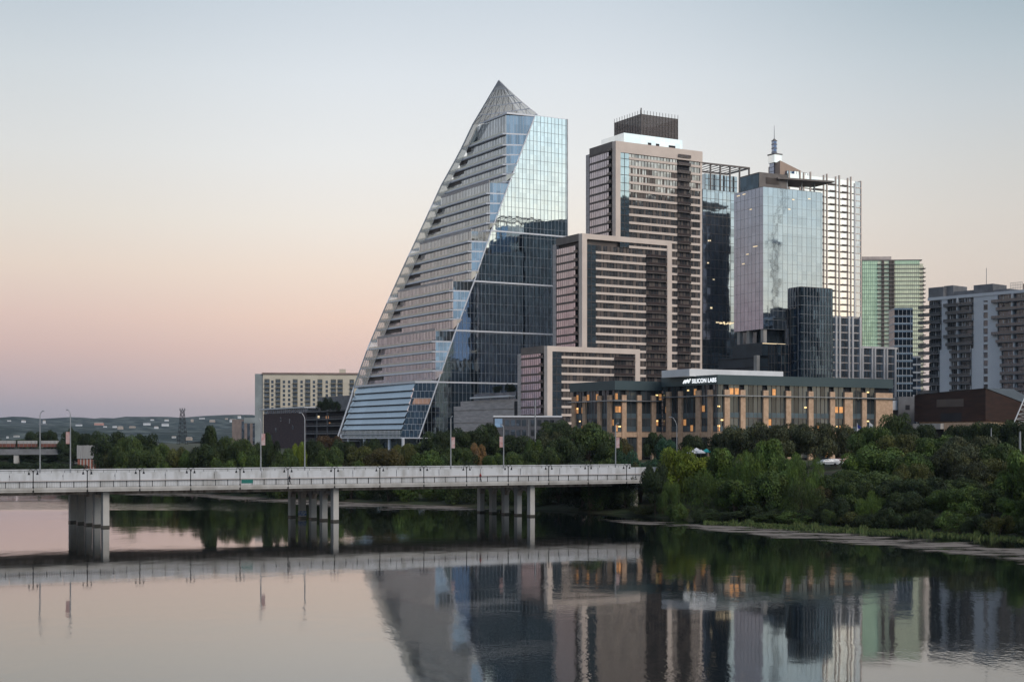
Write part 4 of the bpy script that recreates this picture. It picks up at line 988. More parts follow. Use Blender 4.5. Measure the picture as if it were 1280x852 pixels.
def library():
    fr = Fr(446, 800, 30); T = fr.thing('brick_building', 'dark brick building with white roof line and open lit terraces', 'building')
    D = fr.d(329.5); dm = fr.d(383); zt = fr.z(515, 0, dm)
    MB().box(0, 40, dm, D, 7.5, zt).build('brick_wall', M['brick_dark'], T)
    MB().box(5, 40, 0, dm, 7.5, zt-1).build('set_back_wall', M['darkgap'], T)
    zl = zt+2.6
    MB().box(1.5, 30, dm+2, D-2, zt, zl).build('clerestory', M['g_dark'], T)
    g = MB(); y = dm+4
    while y < D-3: g.box(1.3, 1.48, y, y+.7, zt, zl); y += 3.4
    g.build('clerestory_frame', M['greyst'], T)
    MB().box(-2.2, 34, dm-2, D+2, zl, zl+.8).build('roof', M['white'], T)
    for zz in (fr.z(551.5,0,10), fr.z(542,0,10), fr.z(532,0,10), fr.z(523.5,0,10), fr.z(513,0,10)):
        MB().box(-.5, 10, 0, dm-.05, zz, zz+.6).build('terrace_slab', M['greywall'], T)
        g = MB(); 
        for q in np.arange(.5, dm, 1.4): g.box(-.4, -.34, q, q+.06, zz+.6, zz+1.7)
        g.box(-.42, -.32, 0, dm-.05, zz+1.65, zz+1.75); g.build('terrace_rail', M['steel'], T)
    for px, z0, z1 in ((409, 500, 552), (396, 516, 552), (428, 520, 552)): y = fr.d(px); MB().box(-.2, .4, y-.3, y+.3, fr.z(z1, 0, y), fr.z(z0, 0, y)).build('terrace_column', M['greywall'], T)
    for px, py, ww, hh, m in ((387,520.5,1.3,4,'litpale'),(398,519.5,3.4,2.0,'litpale'),(409,520,4.5,2.2,'lit'),(412,527,2,1,'lit')):
        y = fr.d(px, 4.9); z = fr.z(py+1.5, 4.9, y); MB().box(4.88, 4.96, y-ww/2, y+ww/2, z-hh*.3, z+hh*.4).build('lit_or_painted_window', M[m], T)
    MB().box(8, 26, fr.d(438, 8), fr.d(398, 8), zt, fr.z(495, 8, fr.d(420, 8))).build('roof_box', M['greywall'], T)
    for px, py in ((345,537),(351,524),(362,526),(340,545),(366,534)): y = fr.d(px); z = fr.z(py, 0, y); MB().box(-.05, -.003, y-1.1, y+1.1, z-1.4, z+1.4).build('window', M['g_small'], T)
library()
def apartments():
    fr = Fr(290, 1150, 8); T = fr.thing('apartment_building', 'small brown and dark apartment block far beyond the trees', 'building')
    w = fr.w(321); zt = fr.z(524); MB().box(0, w, 0, 14, 8, zt).build('wall', mat('grey_tan_render', (.24,.19,.17), .9), T)
    for i, px in enumerate((302, 309, 316)):
        x = fr.w(px); MB().box(x, x+2.2, -.15, -.003, 9, zt-1.5).build('window_strip', M['g_small'], T)
    MB().box(fr.w(305), w, -.3, 10, zt-3, zt+1.5).build('upper_wall', M['greyrender'], T)
apartments()
def city_hall():
    fr = Fr(1232, 400, 38); T = fr.thing('rust_building', 'long rust brown metal clad building with slanting slate roof', 'building')
    D = fr.d(1143); w = fr.w(1330); zt = fr.z(485); zl = fr.z(493.5, 0, D); zb = fr.z(526); ze = 9
    g = MB(); g.face([(0,0,zb),(0,0,zt),(0,D,zl),(0,D,zb)], 0); g.face([(0,0,zb),(w,0,zb),(w,0,zb+1),(0,0,zt)], 0)
    g.face([(0,D,zb),(0,D,zl),(w,D,zl-3),(w,D,zb)], 0); g.face([(w,0,zb),(w,D,zb),(w,D,zl-3),(w,0,zb+1)], 0); g.build('wall', M['rust'], T)
    g = MB(); g.face([(-.2,-.2,zt+.05),(w,-.2,zb+1.1),(w,D,zl-2.9),(w*.6,D,zt-.5),(w*.5,4,zt+.3)], 0); g.face([(-.2,-.2,zt+.05),(w*.5,4,zt+.3),(w*.6,D,zt-.5),(-.2,D,zl+.1)], 0); g.build('roof', M['slate'], T)
    g = MB()
    for k in range(24): y = D*(.30+.38*k/24); g.box(-.12, -.004, y, y+.3, zb+4.2, zb+6.4)
    g.build('louvre_window', M['brownpanel'], T)
    MB().box(-.1, -.003, D*.33, D*.62, zb, zb+2.4).build('dark_opening', M['darkgap'], T)
    MB().box(1, w-1, 1, D-1, 8, zb-.01).build('stone_base', M['stone'], T)
    y0, y1 = fr.d(1251, -6) if False else -4, fr.d(1180, -3)
    MB().box(-3, 1, -3, y1, 8, zb-.4).build('stone_base', M['stone'], T)
    MB().box(-4.5, 2, y1+.1, fr.d(1141, -4.5), zb-2.2, zb-.6).build('entrance_slab', M['concrete'], T)
    MB().box(-2.5, 1, y1+.1, fr.d(1143, -2.5), 8, zb-2.2).build('entrance_recess', M['darkgap'], T)
city_hall()
def greyblock():
    fr = Fr(1123, 430, 0); T = fr.thing('utility_building', 'small plain grey block between stone offices and rust building', 'building')
    w = fr.w(1143); MB().box(0, w, 0, 8, 8, fr.z(495.5)).build('wall', M['greywall'], T); x = fr.w(1133); MB().box(x-.3, x+1, -.05, -.003, fr.z(512), fr.z(506)).build('door', M['darkgap'], T)
    MB().box(-2, fr.w(1123)+.0, 1, 6, fr.z(512), fr.z(500.5)).build('white_annex', M['white'], T)
greyblock()
def truss():
    fr = Fr(1262, 330, 0); T = fr.thing('lattice_sail', 'white slanting metal lattice structure at the right edge', 'structure')
    g = MB(); a, b = Vector((0,0,fr.z(541))), Vector((fr.w(1282),0,fr.z(494))); c, e = Vector((4.4,2,fr.z(541))), Vector((fr.w(1306),2,fr.z(494)))
    n = 8
    for k in range(n+1): t = k/n; g.tube(a.lerp(b,t), c.lerp(e,t), .07, 0, 4)
    for k in range(n):
        t, t2 = k/n, (k+1)/n; g.tube(a.lerp(b,t), c.lerp(e,t2), .06, 0, 4); g.tube(c.lerp(e,t), a.lerp(b,t2), .06, 0, 4)
    g.build('lattice', M['steel'], T)
    for p, q in ((a, b), (c, e)): MB().tube(p, q, .14).build('chord', M['white'], T)
    for p in (a, c): MB().tube(p, (p[0], p[1], 7.8), .14).build('leg', M['white'], T)
truss()
def offframe(px, Y, x1, deg, h, name, label, y1=30):
    fr = Fr(px, Y, deg); T = fr.thing(name, label, 'building'); block(T, 0, x1, 0, y1, 8, h, M['g_navy'], M['g_navy'], 4, 3, M['taupe'], (1.2, M['brownpanel']))
def crane():
    T = thing('tower_crane', 'steel lattice tower crane mirrored in the blue office glass', 'crane', (343, 502, 8)); g = MB(); H = 122; n = 34
    for k in range(n):
        a, b = H*k/n, H*(k+1)/n
        for x, y in ((-1,-1),(1,-1),(1,1),(-1,1)): g.tube((x,y,a), (x,y,b), .2, 0, 4)
        s = 1 if k % 2 else -1; g.tube((-s,-1,a), (s,-1,b), .15, 0, 4); g.tube((-1,-s,a), (-1,s,b), .15, 0, 4)
    g.build('mast', M['taupe'], T); g = MB(); A, B = Vector((6,-6,H-2)), Vector((-14,14,H+34))
    for k in range(16):
        p, q = A.lerp(B, k/16), A.lerp(B, (k+1)/16); o = Vector((.9,.9,0)); g.tube(p-o, q-o, .2, 0, 4); g.tube(p+o, q+o, .2, 0, 4); g.tube(p-o, q+o, .15, 0, 4)
    g.build('jib', M['taupe'], T); MB().box(-1.6, 1.6, -1.6, 1.6, H, H+3).build('cab', M['white'], T)
crane()
OFF = []
offframe(1716, 392, 32, 0, 143, 'office_or_added_tower', 'unseen dark glass tower added to darken the brown tower windows by reflection', 112)  # unseen tower, added so the brown tower's windows mirror something dark
fr = Fr(766, 655, 0); T = fr.thing('office_or_added_tower', 'unseen dark tower added behind the brown stepped tower to darken the sail tower glass', 'building')  # unseen tower, added to darken the reflections on the sail's right face
block(T, 0, 30, 0, 27, 8, 113, M['g_navy'], M['g_navy'], 4, 3, M['brownpanel']); block(T, 1, 31, 27.1, 62, 8, 128, M['g_navy'], M['g_navy'], 4, 3, M['brownpanel'])
def warehouse():
    fr = Fr(97, 505, 3); T = fr.thing('pump_house', 'red brick shed with grey corrugated upper wall beyond the bridge', 'building')
    w = fr.w(121); w2 = fr.w(133.5); zt = fr.z(556.5); zm = fr.z(573)
    MB().box(0, w, 0, 3, 2, zm).build('brick_wall', M['brick_red'], T)
    g = MB(); g.box(-.2, w2, -.3, 1.5, zm, zt)
    for x in np.arange(0, w2, .55): g.box(x, x+.25, -.42, -.3, zm, zt+random.uniform(-.1,.25))
    g.build('corrugated_wall', M['corrug'], T)
    for px in (101,105,109,113,117): x = fr.w(px); MB().box(x-.2, x+.2, -.15, -.003, 2, zm).build('pilaster', M['concrete'], T)
warehouse()
# ------------------------------------------------------------------ road bridge
BA = math.atan2(17.0, 33.7)*1.0; BA = R(25.2)
Q0 = (-63.8, 224.0)                               # outermost column of the first pier; the bridge frame starts here
bf = Fr(0, Q0[1], math.degrees(BA), X=Q0[0])
BR = bf.thing('road_bridge', 'long pale concrete road bridge with walkway across the lake', 'bridge')
x0, x1 = -190.0, bf.w(850, 0)
DK = 7.9                                          # road level
g = MB(); g.box(x0, x1, -1.0, 3.2, 5.75, 6.30, 0); g.box(x0, x1, -1.08, -.8, 6.05, 6.42, 0); g.build('walkway_slab', M['stained2'] if 'stained2' in M else M['concrete'], BR)
MB().box(x0, x1, 3.2, 3.65, 6.0, DK+.05).build('deck_girder', M['pale_concrete'], BR)
MB().box(x0, x1, 3.65, 19.0, 6.3, DK).build('deck', M['asphalt'], BR)
MB().box(x0, x1, 3.9, 18.2, 5.1, 6.3).build('deck_beam', M['stained'], BR)
n = int((x1-x0)/8.05)
for i in range(n+1):
    x = x0+i*(x1-x0)/(n+1); MB().box(x+.06, x+(x1-x0)/(n+1)-.06, 3.05, 3.3, 7.42, 8.62).build('parapet_panel', M['pale_concrete'], BR)
MB().box(x0, x1, 2.9, 3.2, 7.30, 7.42).build('ledge', M['greyst'], BR)
MB().box(x0, x1, 18.6, 19.0, DK, 8.9).build('parapet', M['pale_concrete'], BR)
g = MB(); g.tube((x0, 3.2, 9.0), (x1, 3.2, 9.0), .05, 0, 4)
xx = x0
while xx < x1: g.box(xx, xx+.05, 3.16, 3.22, 8.6, 9.0); xx += 2.0
g.build('top_rail', M['black'], BR)
g = MB(); g.tube((x0, -.9, 7.38), (x1, -.9, 7.38), .035, 0, 4); g.tube((x0, -.9, 6.5), (x1, -.9, 6.5), .02, 0, 4); g.build('handrail', M['black'], BR)
lampx = []
x = bf.w(44, -.95); 
lx = x-8.15*3; k = 0
while lx < bf.w(805, -1): lampx.append(lx); lx += 8.05
post = MB().box(-.05, .05, -.97, -.87, 6.3, 7.4).mesh('railing_post', M['black'])
for lx in lampx:
    for k in (1, 2, 3):
        if lx+2.01*k < x1 and 640+0 > -1:
            p = bf.px(lx+2.01*k, -.9)
            if -30 < p < 830: link('railing_post', post, BR, (lx+2.01*k, 0, 0))
xx = lampx[0]
g = MB(); xx = bf.w(-20, -.9)
while xx < bf.w(820, -.9): g.box(xx, xx+.018, -.91, -.89, 6.4, 7.38); xx += .25
g.build('railing_bars', M['black'], BR)
# piers
def pier(x, n, label, z0=-1.5, y0=.3, sp=4.1, arch=True, solid=False):
    T = bf.thing('bridge_pier', label, 'pier', 'bridge piers standing in the lake'); T.rotation_euler = (0,0,bf.a+R(9.5)); T.location = (bf.X+x*bf.c, bf.Y+x*bf.s, 0)
    for k in range(n):
        y = y0+k*sp; MB().box(-.5, .5, y, y+1.0, z0, 5.1 if k else 5.75).build('column', M['concrete'], T)
        MB().box(-.53, .53, y-.03, y+1.03, z0, .32).build('wet_foot', M['wet'], T)
    for k in range(n-1):
        ya = y0+k*sp+1.0; yb = y0+(k+1)*sp; g = MB(); m = (ya+yb)/2; r = (yb-ya)/2; pts = []
        N_ = 8; zc = 3.6 if arch else 4.6
        for q in range(N_):
            a0, a1 = pi*q/N_, pi*(q+1)/N_
            p0, p1 = (m-r*cos(a0), zc+r*sin(a0)*.8), (m-r*cos(a1), zc+r*sin(a1)*.8)
            for sx in (-.5, .5):
                quad = [(sx, p0[0], p0[1]), (sx, p1[0], p1[1]), (sx, p1[0], 5.1), (sx, p0[0], 5.1)]; g.face(quad if sx < 0 else quad[::-1], 0)
            g.face([(-.5, p0[0], p0[1]), (.5, p0[0], p0[1]), (.5, p1[0], p1[1]), (-.5, p1[0], p1[1])], 0)
        g.build('arch_beam', M['stained'], T)
    if solid: MB().box(-.4, .4, y0+1.2, y0+n*sp-2, z0, 5.08).build('web_wall', M['stained'], T)
    return T
M['wet'] = mat('wet_concrete', (.06,.055,.045), .4)
M['tag_blue'] = mat('blue_scrawl', (.03,.08,.22), .6, c2=(.3,.32,.36), scale=3)
pier(0, 5, 'leftmost bridge pier, its close set columns reading as one dark wall', arch=False)
p2 = pier(bf.w(420.5, .3), 5, 'second bridge pier from the left with a blue scrawl near the water')
MB().box(-.54, .54, .3+4.1*3-.04, .3+4.1*3+1.04, .5, 1.3).build('graffiti', M['tag_blue'], p2)
pier(bf.w(666, .3), 5, 'bridge pier with clear arches right of centre')
T = pier(bf.w(800, 1), 4, 'last bridge pier on the bank, half hidden by trees', sp=4.0, y0=2, z0=-.5)
pier(bf.w(-190, .3), 5, 'bridge pier outside the left edge of the view')
# abutment arches behind the last pier
A = bf.thing('abutment', 'brown arched abutment wall under the right end of the bridge', 'abutment'); A.location = (bf.X+bf.w(800, 8)*bf.c-8*bf.s, bf.Y+bf.w(800, 8)*bf.s+8*bf.c, 0)
g = MB(); brn = mat('brown_masonry', (.12,.075,.05), .9)
for k in range(3):
    xa = -11+k*5.2; g.box(xa, xa+1.1, 0, .8, -.5, 5.2); m = xa+3.15; r = 2.05
    for q in range(8):
        a0, a1 = pi*q/8, pi*(q+1)/8; p0 = (m-r*cos(a0), 2.6+r*sin(a0)); p1 = (m-r*cos(a1), 2.6+r*sin(a1))
        g.face([(p0[0], 0, p0[1]), (p1[0], 0, p1[1]), (p1[0], 0, 5.2), (p0[0], 0, 5.2)]); g.face([(p0[0], 0, p0[1]), (p0[0], .8, p0[1]), (p1[0], .8, p1[1]), (p1[0], 0, p1[1])])
g.box(4.6, 14, 0, .8, -.5, 5.2); g.build('arched_wall', brn, A)
# path lamps
def path_lamp():
    T = thing('path_lamp', '', 'lamp', (0,0,0), 0, 'double armed lamps along the bridge walkway')
    MB().tube((0,0,5.7), (0,0,9.1), .075, 0, 6).tube((0,0,5.7), (0,0,6.6), .13, 0, 6).build('post', M['black'], T)
    for s in (-1, 1):
        g = MB().path([(0,0,8.7),(s*.15,0,9.15),(s*.42,0,9.3),(s*.62,0,9.1),(s*.62,0,8.85)], .035, 0, 5); g.build('arm', M['black'], T)
        g = MB(); g.tube((s*.62,0,8.45), (s*.62,0,8.85), .2, 0, 8, .08); g.build('lamp_head', M['black'], T)
    return T
ordn = ['first','second','third','fourth','fifth','sixth','seventh','eighth','ninth','tenth','eleventh','twelfth','thirteenth','fourteenth','fifteenth','sixteenth','seventeenth','eighteenth']
pl = path_lamp(); first = True; k = 0
extra = {0:'near the left edge of the walkway', 1:'between the two tall street lamps at left', 4:'right of the first pier', 5:'just left of the green sign', 6:'just right of the green sign', 7:'above the second pier', 12:'above the arched pier'}
for lx in lampx:
    px = bf.px(lx, -.95)
    if not -15 < px < 810: continue
    loc = (bf.X+lx*bf.c+.97*bf.s, bf.Y+lx*bf.s-.97*bf.c, 0); lab = 'black double armed walkway lamp, %s from the left end of the bridge' % ordn[k]
    if first: pl.location = loc; pl.rotation_euler = (0,0,bf.a); pl['label'] = lab; first = False
    else: dup(pl, loc, bf.a, lab)
    k += 1
# road lamps: (column px, head row, arm dx in px, arm rise, depth offset on deck, banner)
def street_lamp(px, ytop, arm, v, label, banner=None, Yabs=None, z0=DK, headz=None, r=.13):
    if Yabs is None:
        u = bf.w(px, v); X = bf.X+u*bf.c-v*bf.s; Y = bf.Y+u*bf.s+v*bf.c
    else: Y = Yabs; X = (px-CX)/F*Y
    zt = CZ+(HY-ytop)/F*Y; T = thing('street_lamp', label, 'street lamp', (X, Y, 0), 0, 'tall grey street lamps'); A = arm/F*Y; rise = abs(A)*1.3
    MB().tube((0,0,z0), (0,0,zt-rise), r, 0, 8, r*.65).build('pole', M['steel'], T)
    MB().path([(0,0,zt-rise), (A*.2,0,zt-rise*.55), (A*.55,0,zt-rise*.12), (A*.9,0,zt)], .065, 0, 5).build('arm', M['steel'], T)
    MB().box(min(A*.75, A*1.25), max(A*.75, A*1.25), -.14, .14, zt-.1, zt+.08).build('lamp_head', M['steel'], T)
    if banner:
        zb = CZ+(HY-banner[0])/F*Y; s = banner[1]; b = MB(); b.box(min(.12*s, .75*s), max(.12*s, .75*s), -.02, .02, zb-1.0, zb+1.0, 0); b.build('banner', M[banner[2]], T)
    return T
M['banner'] = mat('pale_red_banner', (.55,.44,.42), .8, c2=(.48,.24,.21), scale=1.2)
l1 = street_lamp(50, 513.5, 4, 17, 'tall grey street lamp nearest the left edge, its arm curling right')
MB().box(-.2, 1.1, -.1, .1, l1.children[0].data.vertices[8].co.z-1.9, l1.children[0].data.vertices[8].co.z-1.75).build('side_light', M['steel'], l1)
street_lamp(88, 512, -4, 17, 'tall grey street lamp left of the brick shed, its arm curling left', (547, -1, 'banner'))
street_lamp(326, 522.5, -3, 10, 'grey street lamp with banner in front of the cream building', (549, 1, 'banner'))
street_lamp(381, 515.5, -6, 10, 'grey street lamp with bent arm in front of the dark brick building')
street_lamp(563.5, 520, 2, 10, 'grey street lamp with banner before the foot of the sail shaped tower', (553, 1, 'banner'))
street_lamp(629.5, 530.5, -3, 10, 'grey street lamp with banner before the dark low brick building', (552, -1, 'banner'))
street_lamp(769.5, 528.5, 3, 10, 'slim grey street lamp before the smaller stone office building', (553, 1, 'banner'))
street_lamp(846, 521, -8, 0, 'grey street lamp with long arm before the long stone office building', None, 330, 7.8)
street_lamp(669, 499, .5, 0, 'thick pale pole rising from trees before the brown stepped tower', None, 400, 7.8, r=.24)
street_lamp(661, 524, .5, 0, 'thin short pale pole beside the thick pale pole', None, 400, 7.8, r=.1)
street_lamp(1239, 535, .5, 0, 'short white pole among trees below the rust brown building', None, 300, 7.8, r=.16)
street_lamp(1275, 539, .5, 0, 'stout white pole near the right edge below the lattice', None, 250, 7.8, r=.26)
# green sign on the railing
sg = bf.thing('railing_sign', 'small green sign fixed to the bridge railing', 'sign'); u = bf.w(309, -1.02)
sg.location = (bf.X+u*bf.c, bf.Y+u*bf.s, 0); MB().box(-.95, .95, -1.06, -1.0, 6.72, 7.32).build('sign_board', M['green_sign'], sg); MB().box(-.99, .99, -1.0, -.97, 6.70, 7.34).build('sign_frame', M['steel'], sg)
# ------------------------------------------------------------------ people
def person(loc, rot, label, top, legs, phase=1):
    T = bpy.data.meshes.new('person'); 
    P_ = [(0,0,.95),(0,0,1.2),(0,0,1.42),(0,0,1.52),(0,-.01,1.62),(0,-.01,1.74), (-.1,0,.9),(-.12,.12*phase,.5),(-.12,.06*phase+.05,.08),(-.12,-.10,.04),
         (.1,0,.9),(.12,-.16*phase,.5),(.12,-.26*phase,.1),(.12,-.38*phase,.06), (-.19,0,1.40),(-.24,-.08,1.12),(-.22,-.22,.92), (.19,0,1.40),(.24,.08,1.12),(.22,.02,.88)]
    E = [(0,1),(1,2),(2,3),(3,4),(4,5),(0,6),(6,7),(7,8),(8,9),(0,10),(10,11),(11,12),(12,13),(2,14),(14,15),(15,16),(2,17),(17,18),(18,19)]
    rad = [.15,.14,.15,.06,.10,.085,.10,.07,.05,.04,.10,.07,.05,.04,.07,.05,.035,.07,.05,.035]
    T.from_pydata(P_, E, []); o = bpy.data.objects.new('person', T); col.objects.link(o)
    m = o.modifiers.new('s', 'SKIN'); 
    for v, r in zip(T.skin_vertices[0].data, rad): v.radius = (r, r*.8)
    T.skin_vertices[0].data[0].use_root = True
    m2 = o.modifiers.new('u', 'SUBSURF'); m2.levels = 1; m2.render_levels = 1
    me = bpy.data.meshes.new_from_object(o.evaluated_get(bpy.context.evaluated_depsgraph_get())); bpy.data.objects.remove(o)
    for c in (M['skin'], top, legs, M['rubber']): me.materials.append(c)
    for p in me.polygons:
        z = p.center.z; x = abs(p.center.x); p.material_index = 0 if z > 1.47 else 3 if z > 1.68 else 1 if z > .95 and not (x > .19 and z < 1.0) else 0 if x > .19 and z < 1.0 else 2 if z > .1 else 3
        if z > 1.66: p.material_index = 3
        p.use_smooth = True
    r = bpy.data.objects.new('person', me); col.objects.link(r); r.location = loc; r.rotation_euler = (0,0,rot); tag(r, label, 'person'); return r
M['skin'] = mat('skin', (.45,.28,.2), .6)
for px, lab, tp in ((362, 'person in dark clothes walking above the second bridge pier', 'blackcloth'), (600.5, 'person in a red top walking before the arched pier', 'redcloth')):
    M.setdefault('blackcloth', mat('dark_cloth', (.03,.03,.035), .9)); M.setdefault('redcloth', mat('red_cloth', (.35,.05,.05), .9))
    u = bf.w(px, .6); person((bf.X+u*bf.c-.6*bf.s, bf.Y+u*bf.s+.6*bf.c, 6.30), bf.a+R(90), lab, M[tp], M['blackcloth'])
# ------------------------------------------------------------------ railway bridge and wagons
rf = Fr(-60, 600, 12); RB = rf.thing('rail_bridge', 'dark railway bridge on tall piers beyond the left trees', 'bridge')
u0, u1 = rf.w(-200), rf.w(96); zr = rf.z(561, rf.w(40))
MB().box(u0, u1, 0, 5, zr-2.4, zr).build('girder', M['greywall'], RB)
for px in (20, 95, -70): u = rf.w(px); MB().box(u-1.0, u+1.0, .4, 4.6, -1, zr-2.4).build('pier_shaft', M['concrete'], RB)
for a, b, lab in ((-30, 18.5, 'freight wagon cut by the left edge on the railway bridge'), (21.5, 45.5, 'middle freight wagon with pale top on the railway bridge'), (51, 72.5, 'rightmost freight wagon on the railway bridge, its end among trees')):
    ua, ub = rf.w(a), rf.w(b); T = thing('freight_wagon', lab, 'wagon', (rf.X+ua*rf.c-1*rf.s, rf.Y+ua*rf.s+1*rf.c, zr), rf.a, 'freight wagons on the railway bridge'); L_ = ub-ua
    MB().box(0, L_, 0, 3, .9, 2.3).build('wagon_side', mat('wagon_red', (.20,.08,.06), .9), T)
    g = MB(); g.prism([(0,0),(L_,0),(L_,3),(0,3)], 2.3, 3.6); g.build('wagon_top', M['corrug'], T)
    g = MB()
    for q in np.arange(.8, L_, 1.6): g.box(q, q+.12, -.08, -.003, .9, 3.4)
    g.build('wagon_rib', M['greywall'], T)
    for q in (1.2, 2.6, L_-2.6, L_-1.2): MB().tube((q, .1, .5), (q, 2.9, .5), .45, 0, 10).build('wheel', M['rubber'], T)
# ------------------------------------------------------------------ lattice mast and small far things
Y = 1500; X = (228-CX)/F*Y; T = thing('transmission_tower', 'dark steel lattice tower rising over far trees before the hills', 'tower', (X, Y, 8)); H = 14+(HY-513)/F*Y-8
g = MB(); wd = lambda t: 4.6*(1-t)+1.6*t
for k in range(8):
    t, t2 = k/8, (k+1)/8; a, b = wd(t), wd(t2)
    for sx, sy in ((-1,-1),(1,-1),(1,1),(-1,1)): g.tube((sx*a, sy*a, H*t), (sx*b, sy*b, H*t2), .3, 0, 4)
    for s in (-1, 1): g.tube((-a, s*a, H*t), (b, s*b, H*t2), .2, 0, 4); g.tube((a, s*a, H*t), (-b, s*b, H*t2), .2, 0, 4); g.tube((-b, s*b, H*t2), (b, s*b, H*t2), .2, 0, 4)
g.build('lattice', M['black'], T)
g = MB(); g.box(-3.2, 3.2, -1.5, 1.5, H, H+.6); 
for x in (-2.4, 0, 2.4): g.box(x-.5, x+.5, -.6, .6, H+.6, H+2.6)
g.build('platform', M['greywall'], T)
hs = [(11,525.5,5,'white'),(29,526.5,6,'white'),(55,527,4,'white'),(98,531,9,'white'),(123,529.5,13,'pink'),(131,533,5,'white'),(143,533,6,'white'),(150,534.5,8,'beige'),(165,533.5,9,'beige'),
      (183,529.5,10,'white'),(190,524.5,5,'white'),(195,534,6,'white'),(206,530.5,10,'white'),(208,525,6,'white'),(240,525.5,4,'beige'),(252,522.5,8,'white'),(265,526,8,'beige'),(291,525.5,10,'white'),(283,523,4,'beige'),(299,521,5,'white'),(20,545,8,'white'),(9,546,3,'white'),(236,548,9,'beige'),(217,546,6,'white')]
M['pink'] = mat('pink_render', (.62,.33,.27), .8); M['beigeh'] = mat('house_beige', (.50,.42,.35), .8)
def hillz(px): return 0
hid = {}
for i, (px, py, wpx, c) in enumerate(hs):
    top = py < 532; Y = 3900 if py < 527 else 3500 if top else 2450 if py < 538 else 1900 if py < 544 else 1300
    X = (px-CX)/F*Y; z = CZ+(HY-py)/F*Y; ww = wpx/F*Y; h = (1.0+(i*7 % 5)*.25)/F*Y; wpx *= .8; ww = wpx/F*Y
    near = 'white' if c == 'white' else 'pink' if c == 'pink' else 'beige'
    places_ = {0:'leftmost on the hill crest',1:'on the hillside left of the first street lamp',2:'tiny, just right of the first street lamp',3:'beige, between the two left street lamps',4:'wide, just right of the second street lamp'}
    big = 'large' if wpx >= 9 else 'small'
    lm = [(50,'left street lamp'),(88,'second street lamp'),(115,'brick shed'),(228,'lattice tower'),(320,'cream apartment slab')]
    q = min(lm, key=lambda t: abs(t[0]-px)); side = 'above' if abs(q[0]-px) < 6 else ('left' if px < q[0] else 'right')
    lab = '%s %s hill building %s the %s%s' % (big, 'pale' if c == 'white' else c, 'above' if side == 'above' else '%s of' % side, q[1], ', on the upper slope' if py < 527 else ', mid slope' if py < 532 else ', at the hill foot' if py < 541 else ', near the treetops')
    if lab in hid: hid[lab] += 1; lab = lab.replace('hill building', '%s hill building' % {2:'lower',3:'wider',4:'narrower'}[hid[lab]])
    else: hid[lab] = 1
    T = thing('hill_house', lab, 'house', (X, Y, 0), 0, 'buildings scattered over the far hills'); mm = M[{'white':'white','pink':'pink','beige':'beigeh'}[c]]
    MB().box(-ww/2, ww/2, 0, ww*.6, z-h*1.0, z+h/2).build('wall', mm, T)
    g = MB(); zt = z+h/2; g.face([(-ww*.54,-.5,zt),(ww*.54,-.5,zt),(ww*.45,ww*.3,zt+h*.5),(-ww*.45,ww*.3,zt+h*.5)]); g.face([(-ww*.54,ww*.6,zt),(-ww*.45,ww*.3,zt+h*.5),(ww*.45,ww*.3,zt+h*.5),(ww*.54,ww*.6,zt)]); g.build('roof', M['beigeh'] if i % 3 else M['greywall'], T)
# ------------------------------------------------------------------ cars, umbrellas, flags
def car(X, Y, z, rot, label, paint):
    T = thing('parked_car', label, 'car', (X, Y, z), rot, 'parked cars behind the bank')
    prof = [(-2.2,.35),(-2.25,.75),(-2.0,.92),(-1.5,1.0),(-.95,1.42),(.55,1.45),(1.15,1.0),(2.05,.85),(2.25,.6),(2.2,.35)]
    g = MB(); n = len(prof)
    for s in (-.88, .88): q = [(x, s*(.86 if zz > 1.2 else 1), zz) for x, zz in prof]; g.face(q if s < 0 else q[::-1])
    for a, b in zip(prof, prof[1:]+prof[:1]): g.face([(a[0],-.88*(.86 if a[1] > 1.2 else 1),a[1]),(b[0],-.88*(.86 if b[1] > 1.2 else 1),b[1]),(b[0],.88*(.86 if b[1] > 1.2 else 1),b[1]),(a[0],.88*(.86 if a[1] > 1.2 else 1),a[1])][::-1])
    g.build('body', paint, T)
    for s in (-1, 1): g = MB(); q = [(-1.35,s*.87,1.02),(.95,s*.87,1.02),(.5,s*.79,1.36),(-.9,s*.79,1.36)]; g.face(q if s < 0 else q[::-1]); g.build('side_window', M['g_small'], T)
    for x in (-1.4, 1.35):
        for s in (-1, 1): MB().tube((x, s*.70, .33), (x, s*.92, .33), .33, 0, 12).build('wheel', M['rubber'], T)
sv = mat('silver_paint', (.6,.62,.64), .3, .4); wp = mat('car_white', (.75,.75,.75), .35); rd = mat('car_red', (.30,.05,.04), .35); bk = mat('car_black', (.03,.03,.04), .3)
for px, py, p, lab in ((1034.5,582,sv,'silver blue parked car seen in the gap between trees'),(1042,581,wp,'white parked car in the gap between trees, beside the silver one'),(1050,580.5,rd,'dark red parked car at the right of the gap between trees'),(815.5,573.5,wp,'white parked car beyond the right end of the bridge')):
    Y = F*(CZ-8.0)/(py-HY); X = (px-CX)/F*Y; car(X, Y, 8.0, R(15), lab, p)
